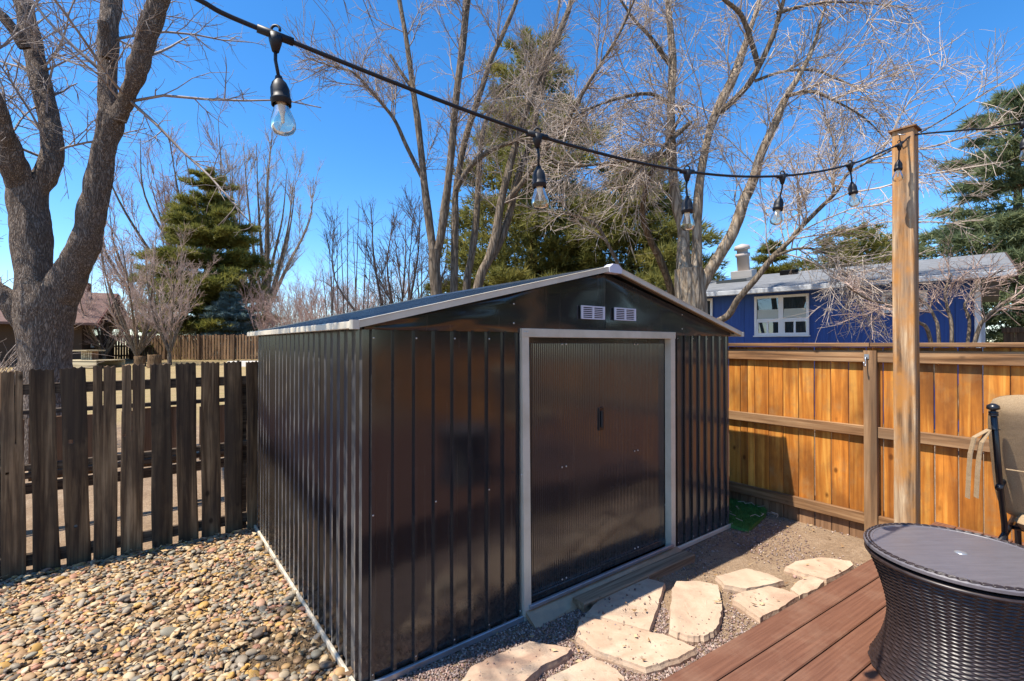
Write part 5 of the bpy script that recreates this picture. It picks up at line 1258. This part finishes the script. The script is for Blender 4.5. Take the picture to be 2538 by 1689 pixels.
def corner_brush():
    b = at(15 * K, 870, 8.2); base = np.array((b.x - .4, b.y, 0.)); lim = []
    for i in range(34):
        a = random.uniform(0, 6.28); q = random.uniform(.2, .9); h = random.uniform(.9, 2.1)
        lim.append((base + np.array([(math.cos(a) * .25, math.sin(a) * .25, 0), (math.cos(a) * q * .5, math.sin(a) * q * .5, h * .6), (math.cos(a) * q * 1.2 + .3, math.sin(a) * q * 1.2, h)]), np.array([.012, .009, .004])))
    t1 = grow(lim, 420, .4, .5, .1, .005, .003, .2, 5, .1)
    tree_obj('dry_brush_pile', 'dry tan upright brush beside the big tree trunk', 'shrub', tuple(base), lim, [t1], M['twig2'], M['twig2'], None, 5, 4)
corner_brush()
def dry_grass():
    b = at(415 * K, 880, 31.); z = terrain_z(b.x, b.y) + .9; t = thing('dry_grass_clump', 'golden dry ornamental grass clump beyond the far fence under the pine', 'grass clump', (b.x, b.y, z - .9)); v = []; f = []
    for i in range(900):
        x, y = random.gauss(0, 1.2), random.gauss(0, .5); h = random.uniform(1.2, 2.5); a = random.uniform(0, 6.28); w = .018; n = len(v); l = random.gauss(0, .35)
        v += [(x - w, y, 0), (x + w, y, 0), (x + l, y + random.gauss(0, .2), h)]; f.append((n, n + 1, n + 2))
    P(mk('grass_blades', mesh('grass_blades', v, np.array(f), paint('golden_grass', (.42, .3, .1), .8)), t), kind='stuff')
dry_grass()

# ---------------------------------------------------------------- conifers
def conifer(name, label, x, yb, yt, d, rad, mat, ntuft, size, form=1.0, whorl=26, gapz=.12, base_h=.06, droop=-.15, needle=.006, blades=7, top=0.08, curve=.8, upt=.5, loc=None):
    b = at(x * K, yb, d) if loc is None else Vector(loc); zt = at(x * K, yt * K, d).z if loc is None else loc[2]; z = terrain_z(b.x, b.y); H = zt - z
    t = thing(name, label, 'conifer', (b.x, b.y, z)); mk('trunk', MB().tube([(0, 0, -.1), (0, 0, H * .5), (0, 0, H * .97)], [H * .018 + .03, H * .012 + .02, .02], 8).me('trunk', M['bark4'], True), t)
    br = []; tips = []
    for i in range(whorl):
        q = base_h + (1 - base_h) * ((i + random.uniform(-.4, .4)) / whorl); q = min(max(q, base_h), .985); nb = random.randint(4, 7); a0 = random.uniform(0, 6.28)
        for k in range(nb):
            a = a0 + 2 * math.pi * k / nb + random.gauss(0, .25); l = rad * ((1 - q) ** curve * (1 - top) + top) * random.uniform(.62, 1.12) * min(1, .55 + 3 * (q - base_h + .06) if q < .2 else 1)
            zz = q * H; dr = droop * (1 - q * 1.4); p = np.array([(0, 0, zz), (math.cos(a) * l * .5, math.sin(a) * l * .5, zz + l * dr * .5), (math.cos(a) * l, math.sin(a) * l, zz + l * (dr + .1))])
            br.append((p, np.array([.012 + .008 * l, .008 + .004 * l, .006]))); tips.append((p, l))
    v, f = tubes([(catmull(p, r, 2)[0], catmull(p, r, 2)[1]) for p, r in br], 4); mk('branches', mesh('branches', v, f, M['bark4']), t)
    w = np.array([l for _, l in tips]); w = w ** 1.3; idx = rng.choice(len(tips), ntuft, p=w / w.sum()); s = rng.beta(2.0, 1.15, ntuft); P0 = np.zeros((ntuft, 3)); Dv = np.zeros((ntuft, 3))
    PT = np.array([p for p, _ in tips]); LL = np.array([l for _, l in tips]); pp = PT[idx]; s1 = s[:, None]
    P0 = np.where(s1 < .5, pp[:, 0] + (pp[:, 1] - pp[:, 0]) * s1 * 2, pp[:, 1] + (pp[:, 2] - pp[:, 1]) * (s1 * 2 - 1))
    sd = (LL[idx] * .26)[:, None] * (1.15 - s1 * .7); side = rng.normal(0, 1, (ntuft, 3)) * np.array([1, 1, .24 * form]) * sd * .75; P0 = P0 + side
    out = pp[:, 2] - pp[:, 0]; out /= np.linalg.norm(out, axis=1, keepdims=True); Dv = out * .7 + side / (sd + 1e-6) * .35 + np.array([0, 0, upt]); Dv /= np.linalg.norm(Dv, axis=1, keepdims=True)
    nb = blades; D2 = Dv[:, None] + rng.normal(0, .55, (ntuft, nb, 3)); D2 /= np.linalg.norm(D2, axis=2, keepdims=True); ln = size * rng.uniform(.6, 1.25, (ntuft, nb, 1))
    sdv = np.cross(D2, rng.normal(size=(ntuft, nb, 3))); sdv /= np.linalg.norm(sdv, axis=2, keepdims=True); c = P0[:, None]
    q = np.stack([c - sdv * needle, c + sdv * needle, c + D2 * ln + sdv * needle * .3], 2); v = q.reshape(-1, 3)
    mk('crown', mesh('crown', v, np.arange(len(v)).reshape(-1, 3), mat), t)
conifer('olive_pine', 'dense olive green pine standing beyond the far fence', 478, 880, 392, 33., 4.9, M['pine'], 19000, .42, 1., 19, droop=-.05, needle=.03, blades=8, curve=.62, upt=.7, base_h=.03)
conifer('tall_pine', 'tall loose yellow green pine behind the slim grey stems', 1225, 870, 72, 17., 3.9, M['pine2'], 14000, .32, 1.6, 22, droop=-.1, needle=.018, blades=8, base_h=.1, curve=.6, upt=.6)
conifer('broad_pine', 'broad lower yellow green pine behind the pale bark tree', 1450, 870, 365, 16., 3.8, M['pine2'], 14000, .32, 1.6, 17, droop=-.1, needle=.018, blades=8, base_h=.08, curve=.55, upt=.6)
conifer('green_spruce', 'large blue green spruce behind the end of the blue house', 2345, 870, 190, 16.5, 4.3, M['spruce'], 17000, .3, 1., 20, droop=-.28, needle=.02, blades=8, base_h=.1, curve=.75, upt=.15)
conifer('distant_pine', 'small pointed green pine above the blue house roof near the flue', 1778, 870, 548, 27., 2.9, M['pine'], 4500, .36, 1., 15, droop=-.05, needle=.026, curve=.85, upt=.4)
conifer('rounded_pine', 'rounded yellow green pine above the blue house roof beside the wooden post', 1975, 870, 520, 25., 4.4, M['pine2'], 7000, .42, 1., 13, droop=.05, needle=.028, curve=.42, upt=.7)
conifer('blue_spruce', 'small silvery blue spruce behind the far fence', 528, 880, 655, 30.8, 2.3, M['bluespruce'], 5600, .26, 1., 14, droop=-.1, needle=.022, curve=.85, upt=.2)
# unseen evergreens added past the cedar fence to darken the shed front's reflection
for i, (x, y, h) in enumerate(((10.5, 4.6, 8.), (10.2, 1.4, 6.5), (9.6, -2.0, 7.))):
    conifer('unseen_spruce', ['unseen tall dark spruce added past the end of the blue house', 'unseen shorter dark spruce added beyond the cedar fence, in the middle of its row', 'unseen dark spruce added at the far end of the cedar fence'][i], 0, 0, 0, 0, 2.2, M['spruce'], 5000, .4, 1., 20, droop=-.2, needle=.035, base_h=.03, curve=.6, upt=.15, loc=(x, y, h))
